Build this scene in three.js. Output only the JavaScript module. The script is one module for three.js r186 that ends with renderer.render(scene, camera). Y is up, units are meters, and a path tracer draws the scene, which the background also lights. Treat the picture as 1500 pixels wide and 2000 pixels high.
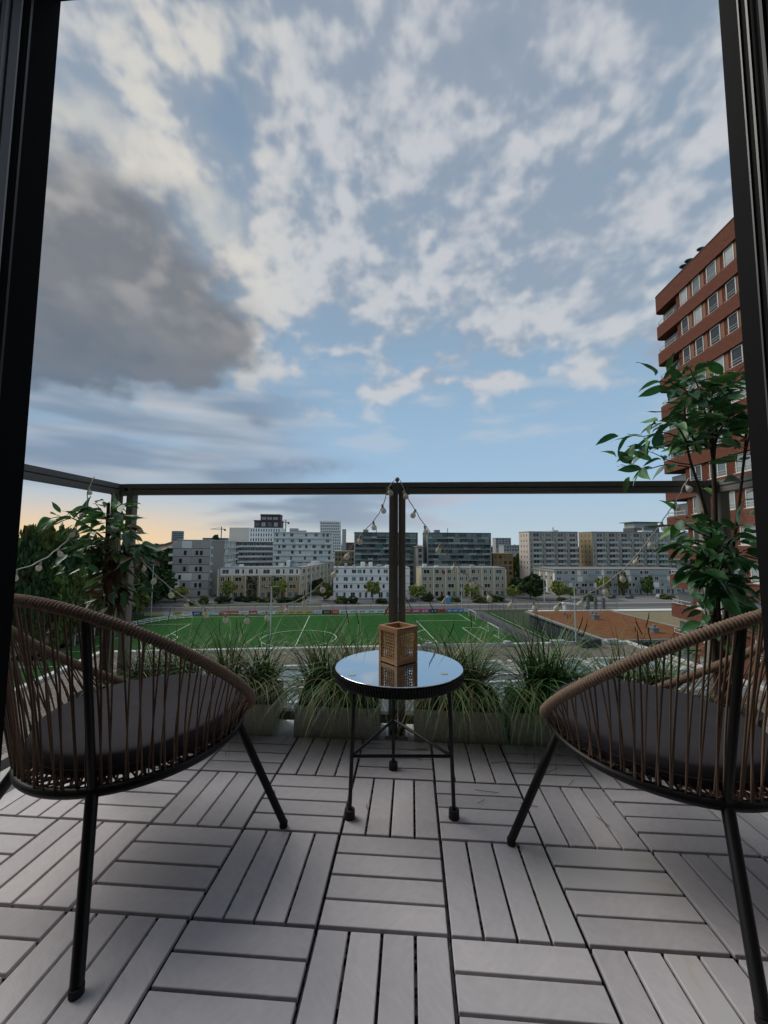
import * as THREE from 'three';
import { mergeGeometries } from 'three/addons/utils/BufferGeometryUtils.js';
import { RoundedBoxGeometry } from 'three/addons/geometries/RoundedBoxGeometry.js';
import { ImprovedNoise } from 'three/addons/math/ImprovedNoise.js';

// ---------------------------------------------------------------- camera
const EYE = 0.868, TURN = 0.0695, TILT = 0.082, FOCAL = 790;      // eye height over the deck, yaw, pitch, focal length for a 2000 px high frame
const scene = new THREE.Scene();
const camera = new THREE.PerspectiveCamera(2 * Math.atan(1000 / FOCAL) * 180 / Math.PI, 0.75, 0.05, 6000);
camera.position.set(0, EYE, 0);
camera.rotation.order = 'YXZ';
camera.rotation.set(TILT, TURN, 0.005);
const renderer = new THREE.WebGLRenderer({ antialias: true });
renderer.toneMapping = THREE.LinearToneMapping;
renderer.toneMappingExposure = 1.35;
renderer.shadowMap.enabled = true;

// ---------------------------------------------------------------- random numbers and noise
let seed = 12345;
const rnd = (a = 1, b) => { seed = (seed * 1664525 + 1013904223) >>> 0; const r = seed / 4294967296; return b === undefined ? r * a : a + r * (b - a); };
const pick = (list) => list[Math.floor(rnd(list.length))];
const perlin = new ImprovedNoise();
const fbm = (x, y, z, n = 4, gain = 0.5) => { let s = 0, a = 1, t = 0; for (let i = 0; i < n; i++) { s += a * perlin.noise(x, y, z + i * 7.3); t += a; a *= gain; x *= 2.03; y *= 2.03; } return s / t; };
const fbm3 = (x, y, z, n = 4, gain = 0.5) => { let s = 0, a = 1, t = 0; for (let i = 0; i < n; i++) { s += a * perlin.noise(x + i * 3.7, y, z); t += a; a *= gain; x *= 2.03; y *= 2.03; z *= 2.03; } return s / t; };
const clamp = (x, a = 0, b = 1) => Math.min(b, Math.max(a, x));
const smooth = (a, b, x) => { const t = clamp((x - a) / (b - a)); return t * t * (3 - 2 * t); };
const mix = (a, b, t) => a + (b - a) * t;
const mix3 = (p, q, t) => [mix(p[0], q[0], t), mix(p[1], q[1], t), mix(p[2], q[2], t)];
const srgb = (r, g, b) => [r, g, b].map((c) => { c /= 255; return c <= 0.04045 ? c / 12.92 : ((c + 0.055) / 1.055) ** 2.4; });

// ---------------------------------------------------------------- sky: evening air with broken clouds, low sun behind cloud on the left
function buildSky() {
  const w = 2048, h = 1024, data = new Float32Array(w * h * 4);
  const LOW = srgb(186, 204, 214), MID = srgb(158, 190, 218), BLUE = srgb(138, 167, 193), HIGH = srgb(114, 136, 160);
  const LIT = srgb(200, 203, 208), VEIL = srgb(152, 163, 178), CREAM = srgb(218, 214, 204), GREY = srgb(121, 125, 132), SLATE = srgb(94, 108, 124), GLOW = srgb(250, 212, 160), STRATUS = srgb(126, 143, 164);
  const bump = (az, el, a0, e0, ra, re) => Math.exp(-(((az - a0) / ra) ** 2) - ((el - e0) / re) ** 2);
  for (let j = 0; j < h; j++) {
    const el = ((j + 0.5) / h - 0.5) * Math.PI, e = el * 180 / Math.PI;
    for (let i = 0; i < w; i++) {
      const phi = ((i + 0.5) / w - 0.5) * 2 * Math.PI, ce = Math.cos(el);
      const dx = Math.cos(phi) * ce, dy = Math.sin(el), dz = Math.sin(phi) * ce;
      const az = Math.atan2(dx, -dz) * 180 / Math.PI;
      let c;
      if (e < -1.5) { c = srgb(120, 130, 128); }
      else {
        const ee = Math.max(e, 0);
        c = ee < 10 ? mix3(LOW, MID, ee / 10) : ee < 28 ? mix3(MID, BLUE, (ee - 10) / 18) : mix3(BLUE, HIGH, clamp((ee - 28) / 30));
        // the low sun's warm air on the horizon, left
        c = mix3(c, GLOW, 0.95 * Math.exp(-(((az + 44) / 26) ** 2)) * Math.exp(-((ee / 4.6) ** 2)));
        // a sheet of broken cloud, seen in perspective
        const k = 1 / (dy + 0.16), X = dx * k, Z = dz * k;
        const wx = fbm(X * 1.6, Z * 1.6, 3.1, 3), wz = fbm(X * 1.6, Z * 1.6, 9.7, 3);
        const big = fbm(X * 1.2 + 4, Z * 0.9, 1.3, 3);
        const ux = dx + 0.05 * wx, uy = dy * 1.25, uz = dz + 0.05 * wz;
        const puff = 0.85 * fbm3(ux * 8.5, uy * 9.5, uz * 8.5, 5, 0.45) + 0.36 * fbm((X + wx * 0.14) * 4.6, (Z + wz * 0.14) * 4.0, 5.5, 4, 0.5);
        const fine = fbm3(ux * 27, uy * 30, uz * 27, 4, 0.52);
        const veil = 0.5 + 1.4 * fbm(X * 1.9 + 0.8 * wx, Z * 1.1, 12.4, 4);
        let cover = mix(-0.85, 0.36, smooth(15, 30, e + 8 * big + 9 * puff)) + 0.35 * big;
        cover += 0.40 * bump(az, e, 33, 36, 18, 11) + 0.42 * bump(az, e, 10, 53, 24, 8) + 0.45 * bump(az, e, -43, 46, 15, 10) + 0.3 * bump(az, e, 30, 27, 9, 6) + 0.25 * bump(az, e, -18, 51, 5, 5) + 0.15 * bump(az, e, -10, 32, 10, 5);
        cover += 0.28 * smooth(52, 62, e) + 0.22 * smooth(60, 95, Math.abs(az));        // extra cloud overhead and behind, mostly out of view, added to brighten the scene
        cover -= 0.70 * bump(az, e, -27, 52, 3, 7) + 0.38 * bump(az, e, -14, 44.5, 6, 2.4) + 0.30 * bump(az, e, -24, 45, 3, 4) + 0.25 * bump(az, e, 13, 43, 4, 2) + 0.40 * bump(az, e, 27.5, 32.5, 2.2, 3) + 0.40 * bump(az, e, 31, 53, 7, 3);
        const soft = smooth(32, 46, e), n0 = puff * 1.75 + fine * mix(0.5, 0.3, soft) + cover;
        const dens = smooth(mix(-0.45, -0.72, soft), mix(0.46, 0.66, soft), n0) * smooth(8, 22, e);
        const body = smooth(-0.42, 0.5, puff * 2.0 + 0.9 * fine + 0.5 * (veil - 0.5));
        let lit = mix3(mix3(VEIL, c, 0.45 * clamp(veil)), LIT, clamp(body));
        lit = mix3(lit, CREAM, clamp(0.9 * Math.exp(-(((az + 34) / 14) ** 2)) * body));
        c = mix3(c, VEIL, 0.30 * smooth(22, 34, e) * clamp(0.4 + veil));
        c = mix3(c, lit, 0.93 * dens);
        // thin high wisps low in the clear part
        const wisp = smooth(0.1, 0.5, fbm(az * 0.09, e * 0.45, 2.2, 4) + 0.12) * smooth(9, 15, e) * (1 - smooth(22, 27, e));
        c = mix3(c, LIT, 0.35 * wisp);
        // the heavy grey cloud on the left with a lit upper rim
        const n1 = fbm(az * 0.075 + 2, e * 0.10, 6.6, 4, 0.5), n2 = fbm(az * 0.26, e * 0.34, 1.9, 6, 0.58), n3 = fbm(az * 0.11, e * 0.22 + 3, 7.7, 3, 0.5);
        const edge = 1 - Math.hypot(Math.max(0, az + 50) / 29 + Math.max(0, -az - 75) / 30, (e - 28) / (e < 28 ? 12 : 14)) + 0.26 * n1 + 0.15 * n2;
        const rim = smooth(-0.22, 0.0, edge) * (1 - smooth(0.0, 0.16, edge)) * smooth(28, 36, e);
        c = mix3(c, CREAM, 0.6 * rim);
        const mass = smooth(-0.05, mix(0.15, 0.42, smooth(24, 36, e)), edge);
        let dark = mix3(SLATE, GREY, smooth(17, 26, e + 8 * n1));
        dark = mix3(dark, srgb(168, 166, 166), clamp(0.9 * smooth(-0.12, 0.5, n3 + 0.6 * n2) * smooth(20, 34, e)));
        c = mix3(c, dark, 0.95 * mass);
        // layered stratus under it and along the horizon
        const band = fbm(az * 0.045 + 7, e * 0.26, 4.4, 4, 0.5);
        const left = 1 - smooth(-26, -8, az + 6 * band);
        const s1 = smooth(-0.3, 0.3, band + 0.30) * left * smooth(5.5, 8, e) * (1 - smooth(18, 25, e)) * (1 - 0.85 * mass);
        c = mix3(c, mix3(STRATUS, LIT, clamp(0.3 + 1.2 * fbm(az * 0.06, e * 0.4, 0.3, 3))), 0.85 * s1);
        const s2 = smooth(0.0, 0.32, band + 0.24 * bump(az, e, -22, 5.2, 16, 1.8) + 0.1 * bump(az, e, 22, 4.6, 18, 1.2)) * smooth(1.2, 3.6, e) * (1 - smooth(6.6, 8.5, e));
        c = mix3(c, mix3(STRATUS, srgb(190, 192, 204), smooth(-12, 10, az)), 0.75 * s2);
        const s3 = bump(az, e + 0.8 * n2, -16, 11, 7, 1.2) + bump(az + 2 * n2, e + 0.8 * n2, -21.6, 16.3, 1.6, 0.9);
        c = mix3(c, srgb(118, 132, 156), clamp(0.9 * s3 * (0.75 + n2)));
      }
      const o = (j * w + i) * 4;
      data[o] = c[0] / 1.35; data[o + 1] = c[1] / 1.35; data[o + 2] = c[2] / 1.35; data[o + 3] = 1;
    }
  }
  const t = new THREE.DataTexture(data, w, h, THREE.RGBAFormat, THREE.FloatType);
  t.mapping = THREE.EquirectangularReflectionMapping; t.magFilter = THREE.LinearFilter; t.minFilter = THREE.LinearFilter; t.wrapS = THREE.RepeatWrapping;
  t.colorSpace = THREE.LinearSRGBColorSpace; t.needsUpdate = true;
  return t;
}
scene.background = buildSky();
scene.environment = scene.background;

// the sun: low on the left, wholly behind cloud, so very soft
const sun = new THREE.DirectionalLight(0xfff8ee, 1.5);
sun.position.set(-70, 68, -34); sun.target.position.set(0, 0, 0);
sun.castShadow = true; sun.shadow.radius = 75; sun.shadow.mapSize.set(2048, 2048);
Object.assign(sun.shadow.camera, { left: -160, right: 160, top: 160, bottom: -160, near: 1, far: 500 });
scene.add(sun, sun.target);

// ---------------------------------------------------------------- helpers
const taken = {};
const numbered = (n) => { const k = taken[n] = (taken[n] ?? -1) + 1; return k ? n + '_' + String(k).padStart(3, '0') : n; };
function tag(o, label, category, group, kind) { o.userData.label = label; if (category) o.userData.category = category; if (group) o.userData.group = group; if (kind) o.userData.kind = kind; return o; }
function thing(name, label, category, [x, y, z] = [0, 0, 0], turn = 0, group) {
  const o = new THREE.Group(); o.name = numbered(name); o.position.set(x, y, z); o.rotation.y = turn; scene.add(o);
  return tag(o, label, category, group);
}
function mesh(name, geo, mat, parent, pos) {
  const g = Array.isArray(geo) ? merge(geo) : geo;
  const o = new THREE.Mesh(g, mat); o.name = parent === scene ? numbered(name) : name;
  if (pos) o.position.set(...pos); parent.add(o); return o;
}
function structure(name, geo, mat, label) { const o = mesh(name, geo, mat, scene); o.userData.kind = 'structure'; if (label) o.userData.label = label; return o; }
const strip = (g) => { const n = g.index ? g.toNonIndexed() : g; for (const k of Object.keys(n.attributes)) if (!['position', 'normal', 'uv'].includes(k)) n.deleteAttribute(k); return n; };
const merge = (list) => mergeGeometries(list.map(strip));
function box(w, h, d, x = 0, y = 0, z = 0) {           // uv in metres
  const g = new THREE.BoxGeometry(w, h, d), u = g.attributes.uv, s = [[d, h], [d, h], [w, d], [w, d], [w, h], [w, h]];
  for (let f = 0; f < 6; f++) for (let k = 0; k < 4; k++) u.setXY(f * 4 + k, u.getX(f * 4 + k) * s[f][0], u.getY(f * 4 + k) * s[f][1]);
  return g.translate(x, y, z);
}
const span = (x0, x1, y0, y1, z0, z1) => box(x1 - x0, y1 - y0, Math.abs(z1 - z0), (x0 + x1) / 2, (y0 + y1) / 2, (z0 + z1) / 2);
const V = (x, y, z) => new THREE.Vector3(x, y, z);
function rod(a, b, r0, r1 = r0, n = 10) {
  const p = V(...a), q = V(...b), d = q.clone().sub(p), g = new THREE.CylinderGeometry(r1, r0, d.length(), n, 1);
  g.applyQuaternion(new THREE.Quaternion().setFromUnitVectors(V(0, 1, 0), d.clone().normalize()));
  return g.translate((p.x + q.x) / 2, (p.y + q.y) / 2, (p.z + q.z) / 2);
}
function tube(points, r, seg = 24, n = 8, closed = false) { return new THREE.TubeGeometry(new THREE.CatmullRomCurve3(points.map((p) => p.isVector3 ? p : V(...p)), closed), seg, r, n, closed); }
const mat = (rgb, rough = 0.8, o = {}) => { const m = new THREE.MeshStandardMaterial({ roughness: rough, ...o }); m.color.setRGB(...rgb); return m; };
const phys = (rgb, rough, o = {}) => { const m = new THREE.MeshPhysicalMaterial({ roughness: rough, ...o }); m.color.setRGB(...rgb); return m; };
// dull, unglossy outdoor surfaces: hardly any mirror at a grazing view
const matte = (rgb, o = {}) => phys(rgb, 0.95, { specularIntensity: 0.15, ...o });
// a colour map: fn(u, v in metres) -> linear rgb; one tile covers size metres
function paint(size, px, fn) {
  const d = new Uint8Array(px * px * 4);
  for (let j = 0; j < px; j++) for (let i = 0; i < px; i++) {
    const c = fn(i / px * size, j / px * size), o = (j * px + i) * 4;
    for (let k = 0; k < 3; k++) { const x = clamp(c[k]); d[o + k] = Math.round(255 * (x <= 0.0031308 ? x * 12.92 : 1.055 * x ** (1 / 2.4) - 0.055)); }
    d[o + 3] = 255;
  }
  const t = new THREE.DataTexture(d, px, px); t.colorSpace = THREE.SRGBColorSpace; t.wrapS = t.wrapT = THREE.RepeatWrapping; t.repeat.set(1 / size, 1 / size);
  t.magFilter = THREE.LinearFilter; t.minFilter = THREE.LinearMipmapLinearFilter; t.generateMipmaps = true; t.needsUpdate = true; return t;
}
const grainy = (rgb, amount, scale, size = 4, px = 256, seedZ = 0) => paint(size, px, (u, v) => {
  const a = u / size * 2 * Math.PI, b = v / size * 2 * Math.PI;                       // tiles without a seam
  const n = fbm(Math.cos(a) * scale + 5, Math.sin(a) * scale + Math.cos(b) * scale * 1.3, Math.sin(b) * scale + seedZ, 5, 0.6);
  const s = 1 + amount * 2 * n + amount * 0.35 * (((Math.sin(u * 911.7 + v * 577.3) * 43758.5) % 1)); return rgb.map((x) => x * s);
});
// level camera axes (x right, z ahead of the eye) -> scene
const CT = Math.cos(TURN), ST = Math.sin(TURN), CP = Math.cos(TILT), SP = Math.sin(TILT);
const place = (x, y, z) => [x * CT - z * ST, y, -(x * ST + z * CT)];
// a measured direction at a measured distance -> a point of the scene
function at(u, v, z) { const k = (u - 750) / FOCAL, q = (v - 1000) / FOCAL, y = z * (SP - q * CP) / (CP + q * SP); return place(k * (CP * z + SP * y), EYE + y, z); }
// ================================================================ THE BALCONY
const DECK0 = -0.685, DECK1 = -1.885, RAILZ = -2.0, XL = -1.5, XR = 1.42;
const postGrey = mat([0.26, 0.24, 0.21], 0.55);
const black = mat([0.012, 0.012, 0.014], 0.45, { metalness: 0.3 });
const railGrey = mat([0.17, 0.172, 0.168], 0.5), frameBlack = phys([0.004, 0.004, 0.005], 0.8, { specularIntensity: 0.25 });
const concrete = mat([1, 1, 1], 0.9, { map: grainy([0.5, 0.5, 0.49], 0.16, 2.2, 1.5) });
structure('balcony_slab', [span(XL - 0.12, XR + 0.12, -0.30, -0.024, DECK0 + 0.02, RAILZ - 0.16)], concrete, 'pale concrete balcony slab under the deck tiles');

// deck tiles: a black plastic grid each, with four composite slats
const slatMats = [0, 1, 2, 3, 4].map((k) => mat([1, 1, 1], 0.62, { map: grainy([0.44 + 0.03 * k, 0.425 + 0.028 * k, 0.45 + 0.028 * k].map((x) => x * 1.2 * (1 + 0.04 * Math.sin(k * 2.4))), 0.075, 3, 0.35, 256, k * 3.1), bumpMap: grainy([0.5, 0.5, 0.5], 0.5, 9, 0.12, 128, k), bumpScale: 0.0003 }));
const stained = mat([1, 1, 1], 0.62, { map: paint(0.35, 256, (u, v) => { const n = fbm(u * 9, v * 14, 3.3, 5), s = smooth(0.05, 0.4, n); return mix3([0.64, 0.63, 0.65], [0.58, 0.51, 0.40], s * 0.8); }) });
const gridMat = mat([0.014, 0.013, 0.012], 0.8);
const deck = new THREE.Group(); deck.name = 'deck_floor'; deck.userData.kind = 'structure'; deck.userData.label = 'grey parquet-pattern composite deck tiles on the balcony floor'; scene.add(deck);
const slatGeo = new RoundedBoxGeometry(0.292, 0.012, 0.0675, 2, 0.0025);
{ const u = slatGeo.attributes.uv, p = slatGeo.attributes.position; for (let i = 0; i < u.count; i++) u.setXY(i, p.getX(i) + 0.16, p.getZ(i) + 0.05); }
const gridGeo = (() => {
  const g = [];
  for (let k = 0; k < 7; k++) { g.push(box(0.296, 0.008, 0.006, 0, 0, -0.144 + k * 0.048)); g.push(box(0.006, 0.0085, 0.296, -0.144 + k * 0.048, 0, 0)); }
  for (const a of [-0.037, 0.037, 0.111, -0.111]) for (const b of [-0.074, 0, 0.074]) g.push(box(0.007, 0.006, 0.005, a, 0.006, b));
  return merge(g);
})();
for (let i = -4; i < 5; i++) for (let j = -1; j < 3; j++) {
  const t = new THREE.Group(); t.name = 'deck_tile'; t.position.set(-0.217 + 0.3 * (i + 0.5), 0, -0.985 - 0.3 * (j + 0.5)); deck.add(t);
  const lengthwise = ((i + j) % 2 + 2) % 2 === 0;
  t.rotation.y = (lengthwise ? 0 : Math.PI / 2) + rnd(-0.004, 0.004);
  mesh('tile_grid', gridGeo, gridMat, t, [0, -0.017, 0]);
  for (let s = 0; s < 4; s++) {
    const o = mesh('slat', slatGeo, (i === 2 && j === 0 && s < 2) || rnd() < 0.05 ? stained : pick(slatMats), t, [0, -0.0065 + rnd(-0.0006, 0.0006), -0.1113 + 0.0742 * s]);
    o.rotation.x = rnd(-0.006, 0.006);
  }
}
{ // bits of dry grass lying on the deck
  const g = []; for (let i = 0; i < 34; i++) { const x = rnd(-1.2, 1.2), z = -1.87 + 0.5 * rnd() ** 2.2, a = rnd(6.28), L = rnd(0.02, 0.10); g.push(tube([[x, 0.0012, z], [x + Math.cos(a) * L * 0.5, 0.003, z + Math.sin(a) * L * 0.5 + 0.004], [x + Math.cos(a) * L, 0.0012, z + Math.sin(a) * L]], 0.0009, 4, 4)); }
  const o = mesh('grass_litter', g, mat([0.16, 0.13, 0.06], 0.9), scene); tag(o, 'bits of dry grass fallen on the deck before the planters', null, null, 'stuff'); }
// the facade with the door opening, and the room the picture is taken from
const DL = -0.704, DR = 0.543, LINTEL = 1.955;
const plaster = mat([0.62, 0.62, 0.66], 0.7), roomWhite = mat([0.45, 0.44, 0.43], 0.9), parquet = mat([0.16, 0.10, 0.06], 0.6);
structure('house_wall', [span(-6, DL - 0.075, -0.3, 6, -0.45, -0.685), span(DR + 0.075, 6, -0.3, 6, -0.45, -0.685), span(DL - 0.075, DR + 0.075, LINTEL + 0.075, 6, -0.45, -0.685), span(DL - 0.075, DR + 0.075, -0.3, -0.03, -0.45, -0.68)], mat([1, 1, 1], 0.9, { map: grainy([0.13, 0.11, 0.10], 0.15, 4, 2) }), 'outer wall of the home around the balcony door');
structure('room_shell', [span(-2.4, 2.4, -0.12, -0.002, -0.449, 4), span(-2.4, 2.4, 2.6, 2.7, -0.449, 4), span(-2.5, -2.4, -0.12, 2.7, -0.449, 4), span(2.4, 2.5, -0.12, 2.7, -0.449, 4), span(-2.5, 2.5, -0.12, 2.7, 4, 4.1)], roomWhite, 'walls, floor and ceiling of the room behind the camera');
{ const f = thing('door_frame', 'black balcony door frame around the whole view', 'door frame', [0, 0, 0]);
  const jamb = (s, x) => [box(0.07, LINTEL + 0.1, 0.07, x + s * 0.035, LINTEL / 2, -0.645)];
  mesh('jamb', jamb(-1, DL), frameBlack, f); mesh('jamb', jamb(1, DR), frameBlack, f);
  mesh('head', [box(DR - DL, 0.07, 0.07, (DL + DR) / 2, LINTEL + 0.035, -0.645)], frameBlack, f);
  mesh('threshold', [box(DR - DL, 0.03, 0.10, (DL + DR) / 2, -0.015, -0.632)], black, f);
  mesh('gasket', [box(0.004, LINTEL, 0.004, DL + 0.0065, LINTEL / 2, -0.618), box(0.004, LINTEL, 0.004, DR - 0.0065, LINTEL / 2, -0.618), box(0.003, LINTEL, 0.003, DR - 0.0015, LINTEL / 2, -0.640)], mat([0.05, 0.055, 0.06], 0.35), f);
  const r = thing('door_leaf', 'grey inner edge of the opened balcony door, far left', 'door', [DL + 0.004, 0, -0.606]);
  mesh('leaf_panel', [span(-0.055, 0, 0.01, LINTEL - 0.02, 0, 0.80)], plaster, r); mesh('edge_profile', [span(0.0, 0.004, 0.01, LINTEL - 0.02, 0.006, 0.02), span(0.0, 0.003, 0.01, LINTEL - 0.02, 0.03, 0.036)], mat([0.16, 0.17, 0.19], 0.5), r);
  const r2 = thing('door_leaf', 'black glazed balcony door leaf opened inward, far right', 'door', [DR - 0.004, 0, -0.606]);
  mesh('leaf_panel', [span(0.0, 0.055, 0.01, LINTEL - 0.02, 0, 0.80)], frameBlack, r2); mesh('edge_profile', [span(-0.004, 0, 0.01, LINTEL - 0.02, 0.008, 0.014), span(-0.004, 0, 0.01, LINTEL - 0.02, 0.03, 0.037), span(-0.005, 0, 0.01, LINTEL - 0.02, 0.046, 0.052)], mat([0.03, 0.03, 0.033], 0.6), r2);
}
// railing: grooved top rail, glass, posts, foot plates
const glass = phys([1, 1, 1], 0, { transmission: 1, thickness: 0, ior: 1.16 });
const RT = 1.178;                                                    // top of the rail
function railing(label, x, z, turn, len, posts) {
  const r = thing('railing_panel', label, 'railing', [x, 0, z], turn, 'balcony railing panels');
  const rail = mesh('top_rail', [span(0.02, len - 0.02, RT - 0.025, RT, -0.022, 0.022), span(0.02, len - 0.02, RT - 0.055, RT - 0.031, -0.022, 0.022), span(0.02, len - 0.02, RT - 0.05, RT - 0.005, -0.014, 0.014)], railGrey, r);
  for (const e of [0.0, len - 0.055]) {
    mesh('end_bracket', [span(e, e + 0.055, RT - 0.058, RT - 0.001, -0.025, 0.025)], railGrey, r);
    mesh('bolt', new THREE.CylinderGeometry(0.008, 0.008, 0.008, 10).rotateX(Math.PI / 2).translate(e + 0.028, RT - 0.03, 0.028), black, r);
  }
  mesh('bottom_rail', [span(0.02, len - 0.02, 0.03, 0.07, -0.018, 0.018)], railGrey, r);
  mesh('glass_pane', [span(0.03, len - 0.03, 0.068, RT - 0.053, -0.003, 0.003)], glass, r);
  for (const p of posts) {
    const q = mesh('post', [span(p - 0.017, p + 0.017, -0.02, RT - 0.055, -0.02, 0.02), span(p - 0.004, p + 0.004, -0.02, RT - 0.06, 0.0205, 0.0235)], postGrey, r);
    mesh('foot_plate', [span(p - 0.028, p + 0.028, -0.023, -0.008, -0.05, 0.06)], mat([0.55, 0.55, 0.55], 0.5, { metalness: 0.4 }), r);
    mesh('bolt', new THREE.CylinderGeometry(0.013, 0.015, 0.012, 10).translate(p, 0, 0.045), black, r);
  }
  return r;
}
const XM = -0.072;
railing('front railing panel left of the double post, longest dark rail', XL, RAILZ, 0, XM - 0.006 - XL, [0.045, XM - 0.0235 - XL]);
railing('front railing panel right of the double post', XM + 0.004, RAILZ, 0, XR - XM - 0.004, [0.0185, XR - XM - 0.05]);
railing('side railing panel at far left, running toward the door', XL - 0.03, DECK0 - 0.02, Math.PI / 2, -RAILZ + DECK0 + 0.01, [-RAILZ + DECK0 - 0.03]);
railing('side railing panel at far right behind the tall plant', XR + 0.03, DECK0 - 0.02, Math.PI / 2, -RAILZ + DECK0 + 0.01, [-RAILZ + DECK0 - 0.03]);
{ const b = thing('post_fin', 'flat steel bar between the two centre posts', 'bar', [XM - 0.001, 0, RAILZ + 0.012]);
  mesh('bar', [span(-0.0035, 0.0035, -0.02, RT + 0.012, -0.03, 0.03)], railGrey, b);
  mesh('cap', new THREE.SphereGeometry(0.012, 12, 8).translate(0, RT + 0.014, 0.01), mat([0.3, 0.3, 0.3], 0.4), b); }

// ---------------------------------------------------------------- rope chairs
const rope = mat([1, 1, 1], 0.85, { map: grainy([0.205, 0.14, 0.10], 0.45, 6, 0.2, 128) });
const cordMats = [[0.15, 0.095, 0.062], [0.19, 0.125, 0.085], [0.12, 0.075, 0.052]].map((c, k) => mat([1, 1, 1], 0.85, { map: grainy(c, 0.4, 7, 0.06, 64, k) }));
const cushionMat = mat([1, 1, 1], 0.95, { map: grainy([0.030, 0.027, 0.034], 0.3, 12, 0.12, 128), bumpMap: grainy([0.5, 0.5, 0.5], 0.6, 12, 0.03, 64), bumpScale: 0.0008 });
function makeChair(label) {
  const c = thing('rope_chair', label, 'chair', [0, 0, 0], 0, 'rope lounge chairs on the balcony');
  const rimAt = (t) => V(0.355 * Math.sin(t), 0.51 - 0.39 * Math.sin(0.628) * Math.cos(t), -(-0.048 + 0.39 * Math.cos(0.628) * Math.cos(t)));
  const ringAt = (t) => V(0.275 * Math.sin(t), 0.298 + 0.013 * Math.cos(t), -0.29 * Math.cos(t));
  const D = Math.PI / 180, loop = (f, n) => Array.from({ length: n }, (_, i) => f(i / n * 2 * Math.PI));
  mesh('rim', tube(loop(rimAt, 60), 0.0095, 120, 8, true), black, c);
  { // rope wound round the rim, turn beside turn
    const N = 1500, R = 10, turns = 285, pos = [], uv = [], idx = [];
    const curve = new THREE.CatmullRomCurve3(loop(rimAt, 60), true), fr = curve.computeFrenetFrames(N, true);
    for (let i = 0; i <= N; i++) {
      const p = curve.getPointAt((i % N) / N), n = fr.normals[i], b = fr.binormals[i];
      for (let k = 0; k <= R; k++) {
        const a = k / R * 2 * Math.PI, ph = i / N * turns + a / (2 * Math.PI) + 0.25 * perlin.noise(i * 0.03, 1.7, 0), q = Math.abs(Math.sin(Math.PI * ph));
        const r = 0.0108 + 0.0038 * Math.sqrt(q) + 0.0006 * perlin.noise(ph * 1.3, 0.5, 0);
        pos.push(p.x + r * (Math.cos(a) * n.x + Math.sin(a) * b.x), p.y + r * (Math.cos(a) * n.y + Math.sin(a) * b.y), p.z + r * (Math.cos(a) * n.z + Math.sin(a) * b.z));
        uv.push(i / N * 2.3, k / R * 0.1);
      }
    }
    for (let i = 0; i < N; i++) for (let k = 0; k < R; k++) { const a = i * (R + 1) + k, b = a + R + 1; idx.push(a, b, a + 1, b, b + 1, a + 1); }
    const g = new THREE.BufferGeometry(); g.setAttribute('position', new THREE.Float32BufferAttribute(pos, 3)); g.setAttribute('uv', new THREE.Float32BufferAttribute(uv, 2)); g.setIndex(idx); g.computeVertexNormals();
    mesh('rope_wrap', g, rope, c);
  }
  mesh('seat_ring', tube(loop(ringAt, 40), 0.0125, 90, 10, true), black, c);
  // cords from the rim down to the seat ring
  const n = 136;
  for (let i = 0; i < n; i++) {
    const t = (i + rnd(-0.28, 0.28)) / n * 2 * Math.PI, t2 = t + (i % 2 ? 0.035 : -0.03) + rnd(-0.02, 0.02);
    const a = rimAt(t), b = ringAt(t2), o = V(Math.sin(t), 0, -Math.cos(t));
    const m = a.clone().lerp(b, 0.55).addScaledVector(o, rnd(-0.012, 0.004)); b.addScaledVector(o, rnd(-0.006, 0.006)).y += 0.004; a.addScaledVector(o, -0.002).y -= 0.010;
    mesh('cord', tube([a, m, b], rnd(0.0019, 0.0027), 7, 6), pick(cordMats), c);
  }
  // the seat web: cords across the ring to a small centre hoop, two crossing directions
  const hub = (t) => V(0.05 * Math.sin(t), 0.252, -0.05 * Math.cos(t));
  for (let i = 0; i < 60; i++) {
    const t = i / 60 * 2 * Math.PI, a = ringAt(t), b = hub(t + (i % 2 ? 0.5 : -0.5)); a.y += 0.006;
    const m = a.clone().lerp(b, 0.45); m.y -= 0.012;
    mesh('seat_cord', tube([a, m, b], 0.003, 6, 5), pick(cordMats), c);
  }
  { const W = []; for (let i = 0; i < 90; i++) { const t = i / 90 * 2 * Math.PI, p = ringAt(t), q = ringAt(t + 0.09); p.y += 0.014; const i1 = p.clone().multiplyScalar(0.90); i1.y = p.y + 0.034; W.push(tube([p, i1], 0.0028, 1, 5)); const i2 = q.clone().multiplyScalar(0.88); i2.y = q.y + 0.03; W.push(tube([p, i2], 0.0026, 1, 5)); }
    mesh('cord_knotwork', merge(W), cordMats[2], c); }
  mesh('centre_hoop', new THREE.TorusGeometry(0.05, 0.006, 8, 30).rotateX(Math.PI / 2).translate(0, 0.252, 0), black, c);
  // cushion
  const pr = [[0, -0.03], [0.2, -0.034], [0.255, -0.03], [0.272, -0.02], [0.279, 0], [0.272, 0.022], [0.255, 0.034], [0.18, 0.041], [0, 0.044]].map(([x, y]) => new THREE.Vector2(x, y));
  const cg = new THREE.LatheGeometry(new THREE.SplineCurve(pr).getPoints(30), 60);
  { const p = cg.attributes.position; for (let i = 0; i < p.count; i++) { const x = p.getX(i), z = p.getZ(i), y = p.getY(i); p.setY(i, y + 0.006 * fbm(x * 9, z * 9, 2, 3)); } cg.computeVertexNormals(); }
  const cu = mesh('cushion', cg, cushionMat, c, [0, 0.342, -0.005]); cu.rotation.x = 0.05;
  mesh('piping', new THREE.TorusGeometry(0.278, 0.0035, 6, 70).rotateX(Math.PI / 2), cushionMat, cu);
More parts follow.
